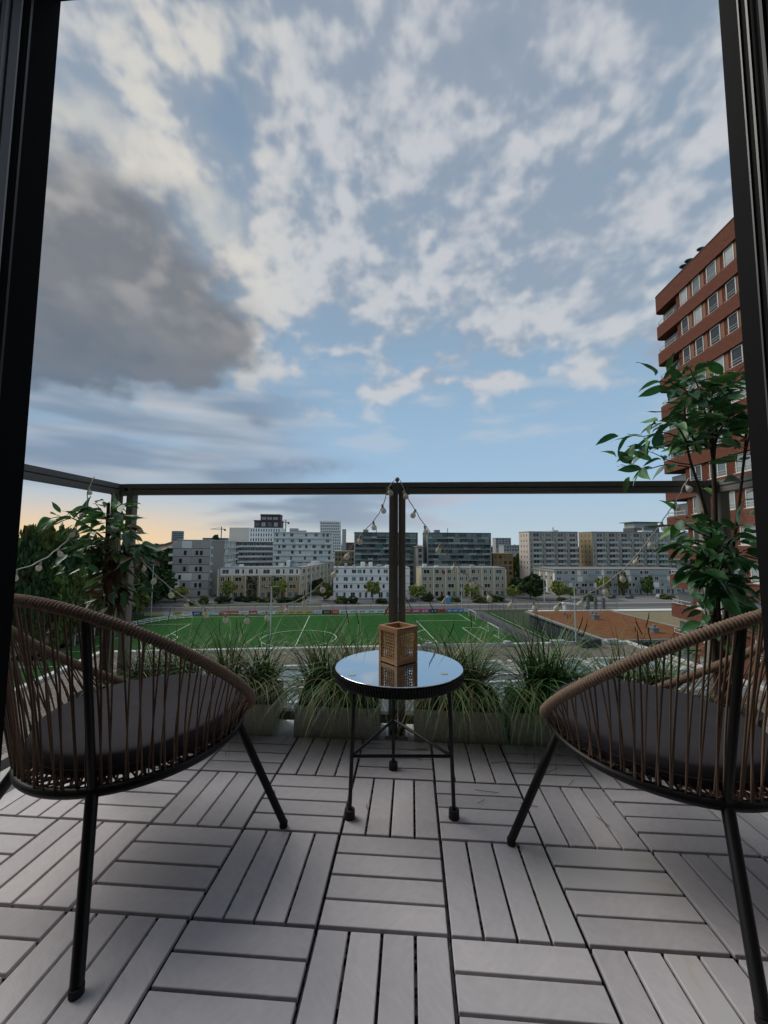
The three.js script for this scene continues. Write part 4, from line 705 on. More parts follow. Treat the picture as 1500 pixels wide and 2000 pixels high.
{ const d = 262, [o, w] = block('stair_tower', 'beige plain-walled upper block carrying the dark red penthouse', ptAt(446, d), ptAt(549, d)), h = heightTo(1032, 500, d), x1 = w * 0.375;
  mesh('wall', span(0, x1, 0, h, 0, -16), mat([1, 1, 1], 0.9, { map: grainy([0.52, 0.495, 0.455], 0.06, 2, 8) }), o); mesh('wall', span(x1, w, 0, h, -0.05, -16), paleWall, o);
  for (let k = 0; k < 3; k++) { for (let i = 0; i < 12; i++) pane(o, x1 + 0.8 + i * (w - x1 - 1.4) / 12, h - 2.5 - k * 3, 0.9, 2.0, pick(glassDark), white, -0.05); slab('floor_line', offWhite, o, x1, w, h - 3.1 - k * 3, h - 2.8 - k * 3, 0.3, -0.05); }
  const red = mat([0.045, 0.022, 0.026], 0.6), palePane = mat([0.3, 0.32, 0.33], 0.2), a = w * 0.46, b = w * 0.97;  // plain pale glass tone for some penthouse panes
  const p = mesh('penthouse', [span(a, b, h, h + 4.6, -1, -13), span(a - 0.3, b + 0.3, h + 4.2, h + 4.9, -0.7, -13.3)], red, o); mesh('penthouse', [span(a + 3.6, b - 0.6, h + 5, h + 7.8, -2, -12), span(a + 3.4, b - 0.4, h + 7.8, h + 8.8, -1.8, -12.2)], red, o);
  for (let i = 0; i < 4; i++) pane(p, a + 0.6 + i * (b - a - 1) / 4, h + 0.8, 2.6, 2.8, i % 2 ? palePane : glassDark[2], red, -1); for (let i = 0; i < 3; i++) pane(p, a + 4.2 + i * 3.6, h + 5.2, 3.1, 1.8, palePane, red, -2); }
// --- leaning white tower with small windows
{ const d = 420, [o, w] = block('leaning_tower', 'white tower leaning left with rows of small dark windows', ptAt(628, d), ptAt(669, d)), h = heightTo(1019, 645, d), lean = -2.2;
  const g = span(0, w, 0, h, 0, -18), p = g.attributes.position; for (let i = 0; i < p.count; i++) p.setX(i, p.getX(i) + lean * p.getY(i) / h); g.computeVertexNormals(); mesh('wall', g, mat([0.74, 0.75, 0.75], 0.7), o);
  for (let k = 0; k < 13; k++) for (let i = 0; i < 10; i++) { const y = h - 2.6 - k * 2.9; slab('window', glassDark[k % 3], o, 1 + i * (w - 2) / 10 + lean * y / h + (k % 2) * 0.4, 1.95 + i * (w - 2) / 10 + lean * y / h + (k % 2) * 0.4, y, y + 1.5, 0, 0.12); }
  for (let i = 0; i < 9; i++) slab('roof_fin', offWhite, o, lean + 0.4 + i * w / 9, lean + 0.7 + i * w / 9, h, h + 1.0, 0, -1);
  const [q, w2] = block('glass_tower', 'slim pale glass tower just right of the leaning white tower', ptAt(668, 450), ptAt(676, 450)), h2 = heightTo(1034, 670, 450); mesh('wall', span(0, w2, 0, h2, 0, -12), mat([0.22, 0.28, 0.31], 0.2), q); for (let k = 1; k < 14; k++) slab('floor_line', offWhite, q, 0, w2, h2 - k * 3, h2 - k * 3 + 0.4, 0, 0.1); }
// --- dark balcony blocks behind the white row
function loggiaBlock(label, u0, u1, v, d, n, tint) {
  const [o, w] = block('balcony_block', label, ptAt(u0, d), ptAt(u1, d), 'dark balcony blocks'), h = heightTo(v, (u0 + u1) / 2, d), f = 3.02, concrete2 = mat(tint, 0.8), lightC = mat(tint.map((x) => x * 1.8), 0.8);
  mesh('wall', span(0, w, 0, h, -1.6, -14), mat([0.10, 0.115, 0.115], 0.8), o);
  for (const x of [0, w]) slab('end_wall', lightC, o, x - 0.25, x + 0.25, 0, h, 0.1, -1.6);
  for (let k = 0; k < n; k++) {
    const y = h - (k + 1) * f; slab('balcony_slab', lightC, o, -0.2, w + 0.2, y - 0.12, y + 0.16, 0.15, -1.6);
    let x = 0.3; while (x < w - 1.2) {
      const b = Math.min(rnd(2.4, 4.6), w - 0.3 - x), r = rnd();
      slab('parapet', r < 0.45 ? concrete2 : r < 0.75 ? pick(glassTeal) : lightC, o, x + 0.04, x + b - 0.04, y + 0.16, y + 1.05, 0.02, 0.1);
      if (rnd() < 0.35) slab('divider', concrete2, o, x - 0.06, x + 0.06, y + 0.16, y + f - 0.12, 0.0, -1.55);
      if (rnd() < 0.22 || k === 0) slab('screen', pick(glassTeal), o, x + 0.1, x + b - 0.1, y + 1.06, y + f - 0.14, 0.04, 0.07);
      const ww = Math.min(b - 0.4, rnd(1.4, 2.6)); if (ww > 0.6) pane(o, x + rnd(0.1, Math.max(0.12, b - ww - 0.1)), y + 0.25, ww, f - 0.75, pick(glassDark), rnd() < 0.5 ? white : darkSteel, -1.6);
      x += b;
    }
  }
  slab('roof_edge', mat([0.13, 0.135, 0.13], 0.8), o, -0.3, w + 0.3, h, h + 0.4, 0.2, -14); slab('roof_hut', mat([0.24, 0.25, 0.25], 0.8), o, w * 0.14, w * 0.22, h + 0.4, h + 2.0, -4, -8); mesh('chimney', rod([w * 0.35, h + 0.4, -5], [w * 0.35, h + 3, -5], 0.25, 0.25, 8), steel, o); return o;
}
loggiaBlock('dark grey-green balcony block directly behind the centre post', 693, 816, 1041, 226, 9, [0.17, 0.20, 0.20]);
loggiaBlock('dark grey-green balcony block right of the centre post', 836, 960, 1041, 223, 9, [0.16, 0.19, 0.19]);
// --- beige blocks with stacked bay balconies
function bayBlock(label, u0, u1, v, d, n, sideTone, bays) {
  const [o, w] = block('bay_apartments', label, ptAt(u0, d), ptAt(u1, d), 'beige bay balcony blocks'), h = heightTo(v, (u0 + u1) / 2, d), f = 3.0, stone = mat([1, 1, 1], 0.85, { map: grainy([0.33, 0.32, 0.27], 0.15, 4, 6) });
  mesh('wall', span(0, w, 0, h, 0, -13), stone, o); mesh('side_wall', span(-0.12, -0.002, 0, h, -0.05, -13), sideTone, o);
  for (let k = 0; k < 7; k++) for (let i = 0; i < 3; i++) slab('side_window', pick(glassDark), o, -0.2, -0.1, h - 2.4 - k * f, h - 1.1 - k * f, -2.4 - i * 3.6, -3.1 - i * 3.6);
  const b = w / bays;
  for (let k = 0; k < n; k++) { const y = h - (k + 1) * f;
    for (let i = 0; i < bays; i++) { const x = i * b;
      pane(o, x + 0.3, y + 0.8, b * 0.16, 1.7, pick(glassTeal), white); pane(o, x + b * 0.30, y + 0.35, b * 0.50, 2.3, pick(glassDark), white);
      if (k) slab('balcony_slab', offWhite, o, x + b * 0.24, x + b * 0.92, y - 0.05, y + 0.15, 0, 1.5);
      if (k) slab('balcony_front', rnd() < 0.6 ? mat([0.38, 0.45, 0.45], 0.3) : mat([0.46, 0.46, 0.40], 0.7), o, x + b * 0.24, x + b * 0.92, y + 0.16, y + 1.05, 1.42, 1.5);
      slab('pier', mat([0.28, 0.27, 0.23], 0.85), o, x + b * 0.93, x + b * 0.99, y, y + f - 0.02, 0, 0.35);
    } }
  slab('roof_edge', mat([0.22, 0.215, 0.19], 0.8), o, -0.2, w + 0.2, h, h + 0.45, 0.15, -13); slab('roof_hut', offWhite, o, w * 0.55, w * 0.66, h + 0.45, h + 1.4, -3, -7); mesh('chimney', rod([w * 0.57, h + 0.4, -4], [w * 0.57, h + 3, -4], 0.4, 0.3, 8), steel, o); return o;
}
bayBlock('beige bay-balcony block with plain pinkish side wall', 1036, 1131, 1038, 215, 9, mat([0.58, 0.51, 0.45], 0.85), 4);
bayBlock('long beige bay-balcony block with ochre-brown side wall, nearest the brick tower', 1160, 1352, 1038, 213, 9, mat([0.30, 0.235, 0.14], 0.85), 8);
{ const d = 420, [o, w] = block('pavilion_tower', 'distant glazed tower top with a wide flat roof above the beige block', ptAt(1242, d), ptAt(1291, d)), h = heightTo(1018, 1265, d);
  mesh('wall', span(0, w, 0, h - 6, 0, -18), mat([0.08, 0.09, 0.10], 0.5), o); mesh('glazing', span(0.8, w - 0.8, h - 6, h, -0.8, -17), mat([0.36, 0.42, 0.42], 0.2), o); mesh('flat_roof', span(-3, w + 3, h, h + 0.7, 3, -20), mat([0.12, 0.14, 0.15], 0.6), o);
  for (let k = 0; k < 3; k++) slab('window_band', glassTeal[3], o, 0.8, w - 0.8, h - 8.3 - k * 3, h - 6.9 - k * 3, 0, 0.1); }
// --- terraces of row houses
const ochre = matte([1, 1, 1], { map: grainy([0.41, 0.315, 0.18], 0.2, 5, 5) }), paleBrick = matte([1, 1, 1], { map: grainy([0.44, 0.405, 0.295], 0.16, 5, 5) }), pilaster = mat([0.68, 0.66, 0.56], 0.8), vine = mat([0.02, 0.035, 0.014], 1);
function terrace(label, p0, p1, h, units, tone, depth, topWhite, group = 'row house terraces') {
  const [o, w] = block('row_houses', label, p0, p1, group), b = w / units, f = h / 4;
  mesh('wall', span(0, w, 0, topWhite ? 3 * f : h, 0, -depth), tone, o); if (topWhite) mesh('upper_storey', span(0.4, w - 0.4, 3 * f, h, -1.2, -depth + 1), white, o);
  mesh('flat_roof', span(-0.1, w + 0.1, h, h + 0.25, topWhite ? -1.0 : 0.1, -depth), mat([0.26, 0.27, 0.27], 0.9), o);
  for (let i = 0; i < units; i++) { const x = i * b;
    slab('pilaster', pilaster, o, x - 0.2, x + 0.2, 0, h - (topWhite ? 0.5 : -0.1), 0, 0.45);
    for (let k = 0; k < 4; k++) { const z = topWhite && k === 3 ? -1.2 : 0, y = k * f;
      if (k === 0) { pane(o, x + b * 0.12, 0.2, b * 0.3, 2.3, pick(glassDark), white, z); slab('door', mat(pick([[0.10, 0.05, 0.03], [0.08, 0.16, 0.18], [0.03, 0.03, 0.03]]), 0.5), o, x + b * 0.6, x + b * 0.8, 0.1, 2.3, 0, 0.06); }
      else if ((i + k) % 3 === 0) pane(o, x + b * 0.2, y + 0.7, b * 0.5, 1.9, pick(glassDark), white, z);
      else { pane(o, x + b * 0.14, y + 0.7, b * 0.32, 2.0, pick(glassDark), white, z); pane(o, x + b * 0.66, y + 0.7, b * 0.15, 2.0, pick(glassDark), white, z); }
    }
    if (rnd() < 0.5) slab('roof_box', pick([white, steel, offWhite]), o, x + b * 0.3, x + b * 0.6, h + 0.25, h + rnd(0.8, 1.9), -3.5, -5.5);
  }
  slab('pilaster', pilaster, o, w - 0.2, w + 0.2, 0, h - 0.5, 0, 0.45); return [o, w];
}
{ const h = heightTo(1111, 500, 183), [o, w] = terrace('ochre brick row houses with white upper storey, left of the white row', ptAt(427, 183), ptAt(587, 183), h, 6, ochre, 11, true);
  slab('roof_cabin', white, o, w * 0.80, w * 0.85, h + 0.25, h + 3, -6, -9); slab('roof_cabin', mat([0.15, 0.26, 0.28], 0.2), o, w * 0.85, w * 0.90, h + 0.25, h + 3, -6, -9);
  const L = []; for (let i = 0; i < 420; i++) L.push(new THREE.PlaneGeometry(0.5, 0.5).rotateX(rnd(3)).rotateY(rnd(3)).translate(w * (i % 3 ? rnd(0.34, 0.47) : rnd(0.655, 0.70)), rnd(0.3, h * 0.74), rnd(0.1, 0.7))); const m = mesh('climbing_ivy', merge(L), new THREE.MeshStandardMaterial({ color: new THREE.Color().setRGB(0.02, 0.04, 0.016), side: THREE.DoubleSide, roughness: 0.9 }), o); m.userData.kind = 'stuff';
  terrace('ochre brick row houses receding toward the leaning tower', ptAt(589, 185), ptAt(652, 245), h, 8, paleBrick, 10, false); }
{ const d = 178, [o, w] = block('row_houses', 'white rendered row houses of four storeys left of the centre post', ptAt(652, d), ptAt(801, d), 'row house terraces'), h = heightTo(1110, 726, d), f = h / 4;
  mesh('wall', span(0, w, 0, h, 0, -11), mat([1, 1, 1], 0.8, { map: grainy([0.80, 0.81, 0.80], 0.05, 3, 8) }), o); mesh('flat_roof', span(-0.15, w + 0.15, h, h + 0.3, 0.15, -11), mat([0.34, 0.35, 0.35], 0.9), o);
  for (let k = 0; k < 4; k++) { if (k) slab('string_course', mat([0.55, 0.56, 0.56], 0.8), o, -0.06, w + 0.06, k * f - 0.1, k * f + 0.16, 0, 0.2);
    for (let x = 1.0; x < w - 2.2; x += rnd(2.3, 3.6)) pane(o, x, k * f + (k ? 1.05 : 0.3), rnd() < 0.3 ? 1.9 : 1.1, k ? 1.75 : 2.4, rnd() < 0.15 ? mat([0.10, 0.28, 0.32], 0.2) : pick(glassDark), white); }
  for (let i = 0; i < 7; i++) slab('roof_box', pick([steel, offWhite, white]), o, w * (0.14 + i * 0.11), w * (0.14 + i * 0.11) + rnd(1, 2.6), h + 0.3, h + rnd(0.9, 2.6), -4, -7); }
{ const h = heightTo(1109, 870, 182), [o, w] = terrace('pale brick row houses with cream pilasters right of the centre post', ptAt(823, 182), ptAt(988, 182), h, 7, paleBrick, 12, false);
  slab('red_blind', mat([0.28, 0.035, 0.03], 0.7), o, w * 0.25, w * 0.28, h * 0.79, h * 0.91, 0.05, 0.1); }
{ const d = 186, [o, w] = block('row_houses', 'modern row houses with scattered white panels, right across the street', ptAt(1085, d), ptAt(1345, d), 'row house terraces'), h = heightTo(1110, 1200, d), f = h / 4, grey = mat([0.36, 0.375, 0.36], 0.8);
  mesh('wall', span(0, w, 0, h, 0, -22), grey, o); mesh('flat_roof', span(-0.2, w + 0.2, h, h + 0.3, 0.2, -22), mat([0.24, 0.23, 0.21], 0.9), o);
  for (let k = 1; k < 4; k++) { const band = k === 2; let x = 0.6; while (x < w - 2.5) { const ww = rnd(1.3, 3.0), r = rnd();
      if (r < 0.28) slab('white_panel', rnd() < 0.5 ? white : mat([0.70, 0.70, 0.62], 0.8), o, x, x + ww, k * f + 0.2, (k + 1) * f - 0.4, 0, 0.12);
      else if (r < 0.75) pane(o, x, k * f + 0.7, ww, f - 1.3, pick(r < 0.5 ? glassDark : glassTeal), white);
      else slab('balcony_front', mat([0.28, 0.36, 0.37], 0.3), o, x, x + ww * 1.6, k * f + 0.05, k * f + 1.0, 0.5, 0.6);
      x += ww + rnd(0.4, 1.8); } }
  for (let x = 1; x < w - 3; x += 5.6) { pane(o, x, 0.3, 2.2, 2.2, pick(glassDark), white); slab('door', mat([0.07, 0.06, 0.055], 0.6), o, x + 2.9, x + 3.9, 0.05, 2.3, 0, 0.06); }
  for (let i = 0; i < 9; i++) { slab('side_panel', i % 3 ? paleBrick : white, o, -0.12, -0.002, 0.4, h - 0.4, -0.4 - i * 2.35, -1.9 - i * 2.35); slab('side_window', pick(glassDark), o, -0.2, -0.1, 0.9 + (i % 2) * f * 2, 2.6 + (i % 2) * f * 2, -0.8 - i * 2.35, -1.6 - i * 2.35); }
  slab('side_rail', mat([0.30, 0.36, 0.36], 0.4), o, -0.5, -0.4, h - 1.2, h - 0.3, 0, -22); }
// --- smaller buildings farther back
function far(label, u0, u1, v, d, rgb, n, cols, name = 'distant_building') { const [o, w] = block(name, label, ptAt(u0, d), ptAt(u1, d), 'buildings on the skyline'), h = heightTo(v, (u0 + u1) / 2, d);
  mesh('wall', span(0, w, 0, h, 0, -14), mat(rgb, 0.8), o); slab('flat_roof', mat(rgb.map((x) => Math.min(0.6, x * 1.4)), 0.8), o, -0.5, w + 0.5, h, h + 0.5, 0.5, -14);
  for (let k = 0; k < n; k++) for (let i = 0; i < cols; i++) slab('window', pick(glassDark), o, w * (i + 0.2) / cols, w * (i + 0.75) / cols, h - 2.6 - k * 3.1, h - 0.9 - k * 3.1, 0, 0.1); return o; }
far('ochre brick flats between the two dark blocks and the beige block', 964, 1003, 1081, 228, [0.25, 0.17, 0.07], 4, 4);
far('yellowish flats with balconies below the leaning tower', 654, 692, 1078, 262, [0.27, 0.23, 0.14], 6, 6);
far('red-brown block below and right of the leaning tower', 676, 697, 1061, 330, [0.17, 0.085, 0.06], 2, 4);
far('white and grey office block far away between the dark and beige blocks', 969, 999, 1050, 620, [0.36, 0.37, 0.38], 5, 5);
far('low pale flats far away left of the beige block', 985, 1016, 1064, 420, [0.33, 0.36, 0.36], 2, 6);
far('slim side block with bay windows right of the centre-post block', 816, 827, 1068, 214, [0.27, 0.265, 0.23], 8, 1);
far('low white and green building left of the yellowish flats, far away', 395, 440, 1053, 520, [0.16, 0.20, 0.24], 1, 7);
{ const d = 720, [o, w] = block('round_tower', 'round grey tower far away against the sunset sky', ptAt(330, d), ptAt(353, d)), h = heightTo(1039, 341, d); mesh('shaft', new THREE.CylinderGeometry(w / 2, w / 2, h, 28).translate(w / 2, h / 2, -w / 2), mat([0.20, 0.24, 0.25], 0.5), o); for (let k = 0; k < 7; k++) mesh('window_band', new THREE.CylinderGeometry(w / 2 + 0.15, w / 2 + 0.15, 1.2, 28).translate(w / 2, h - 4 - k * 3.4, -w / 2), glassDark[2], o); }
function crane(label, u, v, d, jib) { const c = cAt(u, d), h = heightTo(v, u, d), o = cityThing('tower_crane', label, 'crane', c, d, 0, 'tower cranes on the skyline'), m = mat([0.10, 0.11, 0.12], 0.7); mesh('mast', box(0.9, h + 3, 0.9, 0, (h + 3) / 2, 0), m, o); mesh('jib', box(jib, 0.7, 0.7, -jib * 0.5, h, 0), m, o); mesh('counter_jib', box(jib * 0.35, 0.8, 0.8, jib * 0.17, h, 0), m, o); mesh('tie_bar', rod([0, h + 3, 0], [-jib * 0.75, h + 0.3, 0], 0.15, 0.15, 5), m, o); mesh('counterweight', box(2, 2.2, 1.5, jib * 0.32, h - 1, 0), m, o); }
crane('tower crane right of the dark red penthouse', 557, 1021, 480, 10); crane('tower crane left of the beige upper block', 431, 1035, 520, 13);
// ---------------------------------------------------------------- trees, bushes, cars
const foliage = new THREE.MeshPhysicalMaterial({ vertexColors: true, roughness: 0.8, specularIntensity: 0.3, side: THREE.DoubleSide });
function crownGeo(n, tone, leaf, gaps, sd) {                             // leaf clumps spread through an uneven crown of radius 1 and height 2
  seed = sd; const pos = [], col = [], idx = []; let made = 0;
  while (made < n) {
    const a = rnd(2 * Math.PI), y = rnd(-1, 1), r = Math.sqrt(Math.max(0, 1 - y * y)) * rnd(0.25, 1) ** 0.5, x = Math.cos(a) * r, z = Math.sin(a) * r;
    const k = fbm(x * 1.7 + sd, y * 1.7, z * 1.7, 3); if (k < gaps || Math.hypot(x, y, z) > 0.82 + 0.6 * fbm(x * 1.3, y * 1.3 + sd, z * 1.3, 2)) { if (rnd() < 0.02) made++; continue; }
    made++; const b = pos.length / 3, f = rnd(0.6, 1.4), u = V(rnd(-1, 1), rnd(-1, 1), rnd(-1, 1)).normalize(), v = V(rnd(-1, 1), rnd(-1, 1), rnd(-1, 1)).cross(u).normalize(), s = leaf * rnd(0.5, 1.2);
    for (const [p, q] of [[-1, -0.5], [0.1, -0.9], [1, 0.2], [-0.2, 0.9]]) { pos.push(x + s * (p * u.x + q * v.x), y + s * (p * u.y + q * v.y), z + s * (p * u.z + q * v.z)); col.push(tone[0] * f, tone[1] * f, tone[2] * f * rnd(0.7, 1.2)); }
    idx.push(b, b + 1, b + 2, b, b + 2, b + 3);
  }
  const g = new THREE.BufferGeometry(); g.setAttribute('position', new THREE.Float32BufferAttribute(pos, 3)); g.setAttribute('color', new THREE.Float32BufferAttribute(col, 3)); g.setIndex(idx); g.computeVertexNormals(); return g;
}
const pale = [0.21, 0.25, 0.06], midGreen = [0.08, 0.13, 0.036], deep = [0.034, 0.066, 0.024], olive = [0.10, 0.12, 0.034];
const crowns = { pale: [crownGeo(1300, pale, 0.11, -0.16, 11), crownGeo(1300, pale, 0.11, -0.12, 12)], mid: [crownGeo(1400, midGreen, 0.12, -0.3, 21), crownGeo(1400, midGreen, 0.12, -0.25, 22), crownGeo(1400, olive, 0.12, -0.3, 23)], deep: [crownGeo(1600, deep, 0.12, -0.35, 31), crownGeo(1600, deep, 0.12, -0.3, 32)] };
function tree(label, kind, c, d, h, r, trunkShare, group, name = 'street_tree') {
  const o = cityThing(name, label, 'tree', c, d, rnd(6), group), cr = h * (1 - trunkShare) / 2, g = pick(crowns[kind]);
  const parts = [rod([0, 0, 0], [0, h * 0.75, 0], 0.012 * h + 0.06, 0.05, 7)]; for (let i = 0; i < 5; i++) { const a = i * 1.3; parts.push(rod([0, h * (trunkShare + 0.04 * i), 0], [Math.cos(a) * r * 0.7, h * (trunkShare + 0.25 + 0.06 * i), Math.sin(a) * r * 0.7], 0.07, 0.03, 5)); }
  mesh('trunk', merge(parts), bark, o); const m = mesh('crown', g, foliage, o, [0, h - cr, 0]); m.scale.set(r, cr, r); return o;
}
function bush(label, kind, c, d, w, h, group, name = 'garden_bush') { const o = cityThing(name, label, 'bush', c, d, rnd(6), group); const m = mesh('leaves', pick(crowns[kind]), foliage, o, [0, h * 0.45, 0]); m.scale.set(w / 2, h * 0.58, w / 2); mesh('stem', rod([0, 0, 0], [0, h * 0.5, 0], 0.06, 0.03, 6), bark, o); return o; }
const onTree = (label, kind, u, v, d, r, ts = 0.25) => { const c = cAt(u, d); return tree(label, kind, c, d, heightTo(v, u, d), r, ts, 'street trees before the row houses'); };
onTree('pale green young tree before the left end of the ochre row houses', 'pale', 448, 1134, 176, 3.2); onTree('pale green young tree before the middle of the ochre row houses', 'pale', 546, 1132, 175, 3.6);
onTree('pale green tree in the gap between ochre and white houses', 'mid', 634, 1138, 172, 4.2, 0.1); onTree('pale green young tree before the white row houses', 'pale', 729, 1130, 168, 3.2);
onTree('pale green bushy tree just right of the centre post', 'pale', 816, 1138, 172, 4.2, 0.1); onTree('pale green tree before the middle of the pale brick row', 'pale', 921, 1136, 172, 3.4, 0.15);
onTree('pale green tree at the right end of the pale brick row', 'pale', 1003, 1141, 174, 3.6, 0.15); onTree('big dark green tree left of the modern row houses', 'deep', 1036, 1120, 172, 7.2, 0.08); onTree('dark green tree tucked behind the big dark tree', 'deep', 1013, 1124, 188, 4.6, 0.1);
onTree('pale tree before the left corner of the modern row houses', 'pale', 1092, 1131, 172, 3.8, 0.15); onTree('pale thin tree right of the left corner of the modern row houses', 'pale', 1114, 1142, 170, 2.8, 0.2);
onTree('tall narrow green tree against the modern row houses', 'mid', 1217, 1109, 181, 2.6, 0.05); onTree('tall narrow olive tree against the modern row houses, farther right', 'mid', 1264, 1118, 181, 2.9, 0.05); onTree('small pale tree before the modern row houses, middle', 'pale', 1178, 1122, 178, 3.4, 0.3);
onTree('green tree between the dark block and the ochre flats', 'mid', 951, 1086, 232, 4.5, 0.1); onTree('green tree right of the ochre flats', 'mid', 1009, 1078, 235, 5, 0.1); onTree('green trees in the gap between the two dark blocks', 'mid', 829, 1075, 250, 5.5, 0.1);
onTree('leafy tree beside the panel-clad block at its foot', 'pale', 345, 1147, 172, 5.0, 0.1); onTree('dark roof-garden trees behind the pale gallery flats', 'deep', 421, 1047, 300, 5, 0.1); onTree('dark tree between the ochre row end and the white row', 'deep', 622, 1128, 196, 3.6, 0.1);
seed = 777;
[[438, 168], [470, 172], [492, 171], [520, 170], [556, 169], [585, 170], [668, 164], [690, 163], [746, 162], [835, 168], [862, 170], [890, 166], [938, 163], [968, 165], [1096, 164], [1150, 165], [1302, 168], [400, 166], [372, 162]].forEach(([u, d], i) => bush(`green garden bush ${['before the ochre houses, leftmost', 'before the ochre houses, second', 'before the ochre houses, third', 'before the ochre houses, fourth', 'before the ochre houses, fifth', 'at the right end of the ochre houses', 'before the white houses, leftmost', 'before the white houses, second', 'before the white houses, nearest the post', 'right of the centre post, first', 'right of the centre post, second', 'right of the centre post, third', 'before the pale brick row, near its right end', 'at the right end of the pale brick row', 'before the modern houses, leftmost', 'before the modern houses, beside the orange car', 'before the modern houses, rightmost', 'right of the panel-clad block', 'at the foot of the panel-clad block'][i]}`, pick(['mid', 'deep', 'mid']), cAt(u, d), d, rnd(4, 8), rnd(1.6, 3.2), 'garden bushes along the street'));
// wood on the left
{ const m = sheet('wooded_bank', [[-400, 60], [-98, 60], [-104, 110], [-112, 190], [-112, 330], [-400, 330]], GROUND + 0.03, mat([1, 1, 1], 1, { map: grainy([0.035, 0.055, 0.02], 0.4, 5, 30) }), 'rough green bank under the trees on the left');
  const spots = [[40, 1024, 118], [62, 1022, 122], [84, 1021, 126], [106, 1025, 124], [128, 1029, 130], [150, 1036, 138], [172, 1040, 142], [192, 1048, 150], [214, 1056, 156], [234, 1066, 160], [254, 1070, 168], [272, 1074, 176], [290, 1076, 184], [306, 1078, 192], [322, 1074, 204], [334, 1082, 200], [28, 1036, 100], [54, 1050, 98], [82, 1058, 104], [112, 1062, 108], [142, 1070, 114], [170, 1078, 120], [200, 1084, 128], [228, 1092, 136], [256, 1098, 146], [282, 1104, 156], [304, 1108, 168], [70, 1090, 92], [110, 1098, 96], [152, 1106, 102], [190, 1112, 110], [226, 1120, 118], [258, 1128, 130]];
  spots.forEach(([u, v, d], i) => { const row = i < 16 ? 'back' : i < 27 ? 'middle' : 'front', k = i < 16 ? i : i < 27 ? i - 16 : i - 27; const h = heightTo(v, u, d); tree(`dark leafy tree in the ${row} row of the left wood, ${['leftmost', 'second', 'third', 'fourth', 'fifth', 'sixth', 'seventh', 'eighth', 'ninth', 'tenth', 'eleventh', 'twelfth', 'thirteenth', 'fourteenth', 'fifteenth', 'sixteenth'][k]} from the left`, pick(['deep', 'mid', 'mid']), cAt(u, d, GROUND + h * 0.6), d, h, rnd(4.6, 6.2) * (d / 130), 0.04, 'trees of the left wood', 'wood_tree'); });
  const L = []; seed = 4242; const p = new THREE.InstancedMesh(crowns.mid[0], foliage, 150); p.name = 'scrub'; tag(p, 'scrub and undergrowth covering the bank on the left', null, null, 'stuff'); const M = new THREE.Matrix4();
  for (let i = 0; i < 150; i++) { const u = rnd(-60, 330), v = rnd(1128, 1196) - Math.max(0, u - 200) * 0.25, q = (v - 1000) / FOCAL, Z = (GROUND - EYE) * (CP + q * SP) / (SP - q * CP), k = (u - 750) / FOCAL, x = k * (CP * Z + SP * (GROUND - EYE)), P = place(x, GROUND + 0.6, Z), s = rnd(1.6, 3.6); M.makeRotationY(rnd(6)).scale(V(s, s * 0.6, s)).setPosition(...P); p.setMatrixAt(i, M); }
  scene.add(p);
  // far woodland closing the horizon
  const f = new THREE.InstancedMesh(crowns.deep[0], foliage, 420); f.name = 'horizon_woodland'; tag(f, 'far belt of trees along the horizon', null, null, 'stuff');
  for (let i = 0; i < 420; i++) { const d = rnd(520, 1100), c = d * rnd(-1.5, 1.4), s = rnd(9, 16), P = cityPos(c, GROUND + s * 0.8, d); M.makeRotationY(rnd(6)).scale(V(s * 1.6, s, s * 1.6)).setPosition(...P); f.setMatrixAt(i, M); }
  scene.add(f); }
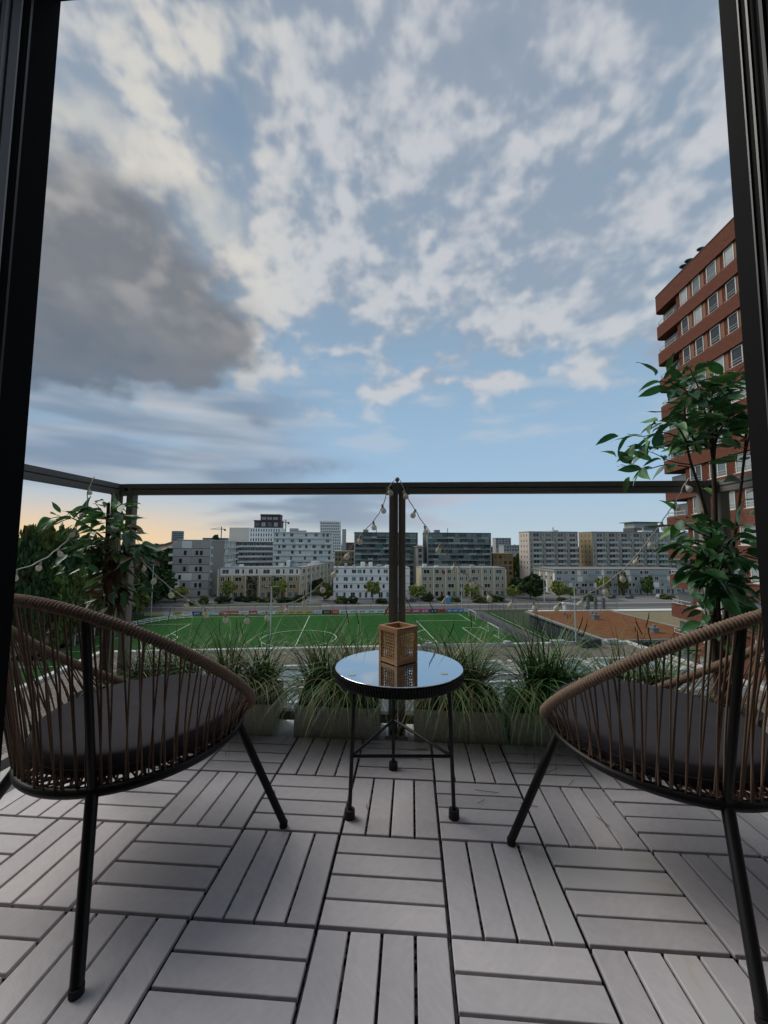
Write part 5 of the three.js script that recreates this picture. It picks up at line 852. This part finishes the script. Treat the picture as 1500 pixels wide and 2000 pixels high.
// cars
{ const shape = new THREE.Shape([[-2.1, 0.35], [-2.15, 0.8], [-1.95, 0.98], [-1.2, 1.05], [-0.75, 1.42], [0.6, 1.46], [1.25, 1.05], [2.0, 0.92], [2.15, 0.7], [2.12, 0.35]].map(([a, b]) => new THREE.Vector2(a, b)));
  const bodyG = new THREE.ExtrudeGeometry(shape, { depth: 1.5, bevelEnabled: true, bevelSize: 0.1, bevelThickness: 0.1, bevelSegments: 2 }).translate(0, 0, -0.75), win = new THREE.Shape([[-1.08, 1.06], [-0.7, 1.36], [0.55, 1.39], [1.08, 1.06]].map(([a, b]) => new THREE.Vector2(a, b))), winG = new THREE.ExtrudeGeometry(win, { depth: 1.74, bevelEnabled: false }).translate(0, 0, -0.87);
  const tyreG = new THREE.CylinderGeometry(0.33, 0.33, 0.22, 18).rotateX(Math.PI / 2), rimG = new THREE.CylinderGeometry(0.2, 0.2, 0.24, 12).rotateX(Math.PI / 2), tyre = mat([0.015, 0.015, 0.015], 0.9), glassM = mat([0.02, 0.025, 0.03], 0.08);
  const car = (label, rgb, u, d, turn) => { const o = cityThing('parked_car', label, 'car', cAt(u, d, GROUND + 0.5), d, turn, 'cars on the streets', GROUND + 0.06), paintM = phys(rgb, 0.35, { clearcoat: 1 }); mesh('body', bodyG, paintM, o); mesh('side_windows', winG, glassM, o);
    for (const x of [-1.3, 1.35]) for (const z of [-0.78, 0.78]) { const t = mesh('wheel', tyreG, tyre, o, [x, 0.33, z]); mesh('rim', rimG, steel, t); }
    for (const z of [-0.6, 0.6]) { mesh('headlight', box(0.06, 0.14, 0.3, 2.2, 0.72, z), white, o); mesh('tail_light', box(0.06, 0.16, 0.25, -2.2, 0.75, z), mat([0.3, 0.02, 0.02], 0.3), o); } };
  car('white car driving on the side road at left', [0.7, 0.7, 0.7], 304, 184, 1.1); car('black car parked at the right end of the pale brick row', [0.02, 0.02, 0.025], 982, 166, 1.0); car('dark car parked just right of the centre post', [0.05, 0.05, 0.05], 803, 166, 0.2); car('silver car parked beneath the pale brick row', [0.35, 0.36, 0.37], 936, 166, 0.9);
  car('black car parked before the modern houses, leftmost of the dark row', [0.02, 0.02, 0.022], 1196, 171, 0.5); car('dark grey car parked second in the row before the modern houses', [0.04, 0.045, 0.05], 1231, 171, 0.4); car('silver car parked in the row before the modern houses', [0.4, 0.41, 0.42], 1289, 171, 0.5); car('black car parked nearest the brick tower', [0.02, 0.02, 0.02], 1310, 172, 0.4); car('orange-red car parked left of the dark car row', [0.55, 0.09, 0.03], 1148, 168, 0.1);
}
// bright slide in the little playground, and the white bridge rails
{ const d = 160, o = cityThing('playground_slide', 'small blue and yellow playground slide before the pale brick row', 'slide', cAt(870, d, GROUND + 1), d); mesh('chute', [rod([-1.2, 0.3, 0], [0.2, 2.2, 0], 0.35, 0.35, 10)], mat([0.45, 0.30, 0.12], 0.5), o); mesh('tower', [box(1.6, 2.6, 1.5, 1.2, 1.3, 0), rod([1.2, 2.6, 0], [1.2, 3.4, 0], 0.9, 0.05, 8)], mat([0.10, 0.26, 0.42], 0.5), o); }
{ const o = cityThing('bridge_railing', 'white curved bridge railing beside the side road at left', 'railing', cAt(228, 118, GROUND + 1), 116); const P = [[0, 0, 0], [4, 0, -8], [8, 0, -14], [14, 0, -18]]; for (const y of [0.5, 1.0, 1.4]) mesh('rail', tube(P.map(([x, , z]) => [x, y, z]), 0.07, 24, 6), white, o); for (let i = 0; i <= 10; i++) { const p = new THREE.CatmullRomCurve3(P.map((q) => V(...q))).getPointAt(i / 10); mesh('post', rod([p.x, 0, p.z], [p.x, 1.4, p.z], 0.06, 0.06, 6), white, o); } }
{ const o = cityThing('white_footbridge', 'white slanted footbridge deck beyond the brown roof', 'bridge', cAt(1104, 141, GROUND + 1), 143); mesh('deck', [box(9, 0.5, 2, 4.2, 2.4, 0).rotateZ(-0.12)], white, o); mesh('pier', [box(0.5, 2.4, 1.6, 1, 1.2, 0), box(0.5, 1.6, 1.6, 8, 0.8, 0)], offWhite, o); for (let i = 0; i < 3; i++) mesh('gate_post', box(0.9, 4.2, 0.9, 9.5 + i * 3, 2.1, 1), mat([0.09, 0.10, 0.11], 0.7), o); }
scene.traverse((o) => { if (o.isMesh) { o.castShadow = true; o.receiveShadow = true; } });
renderer.render(scene, camera);
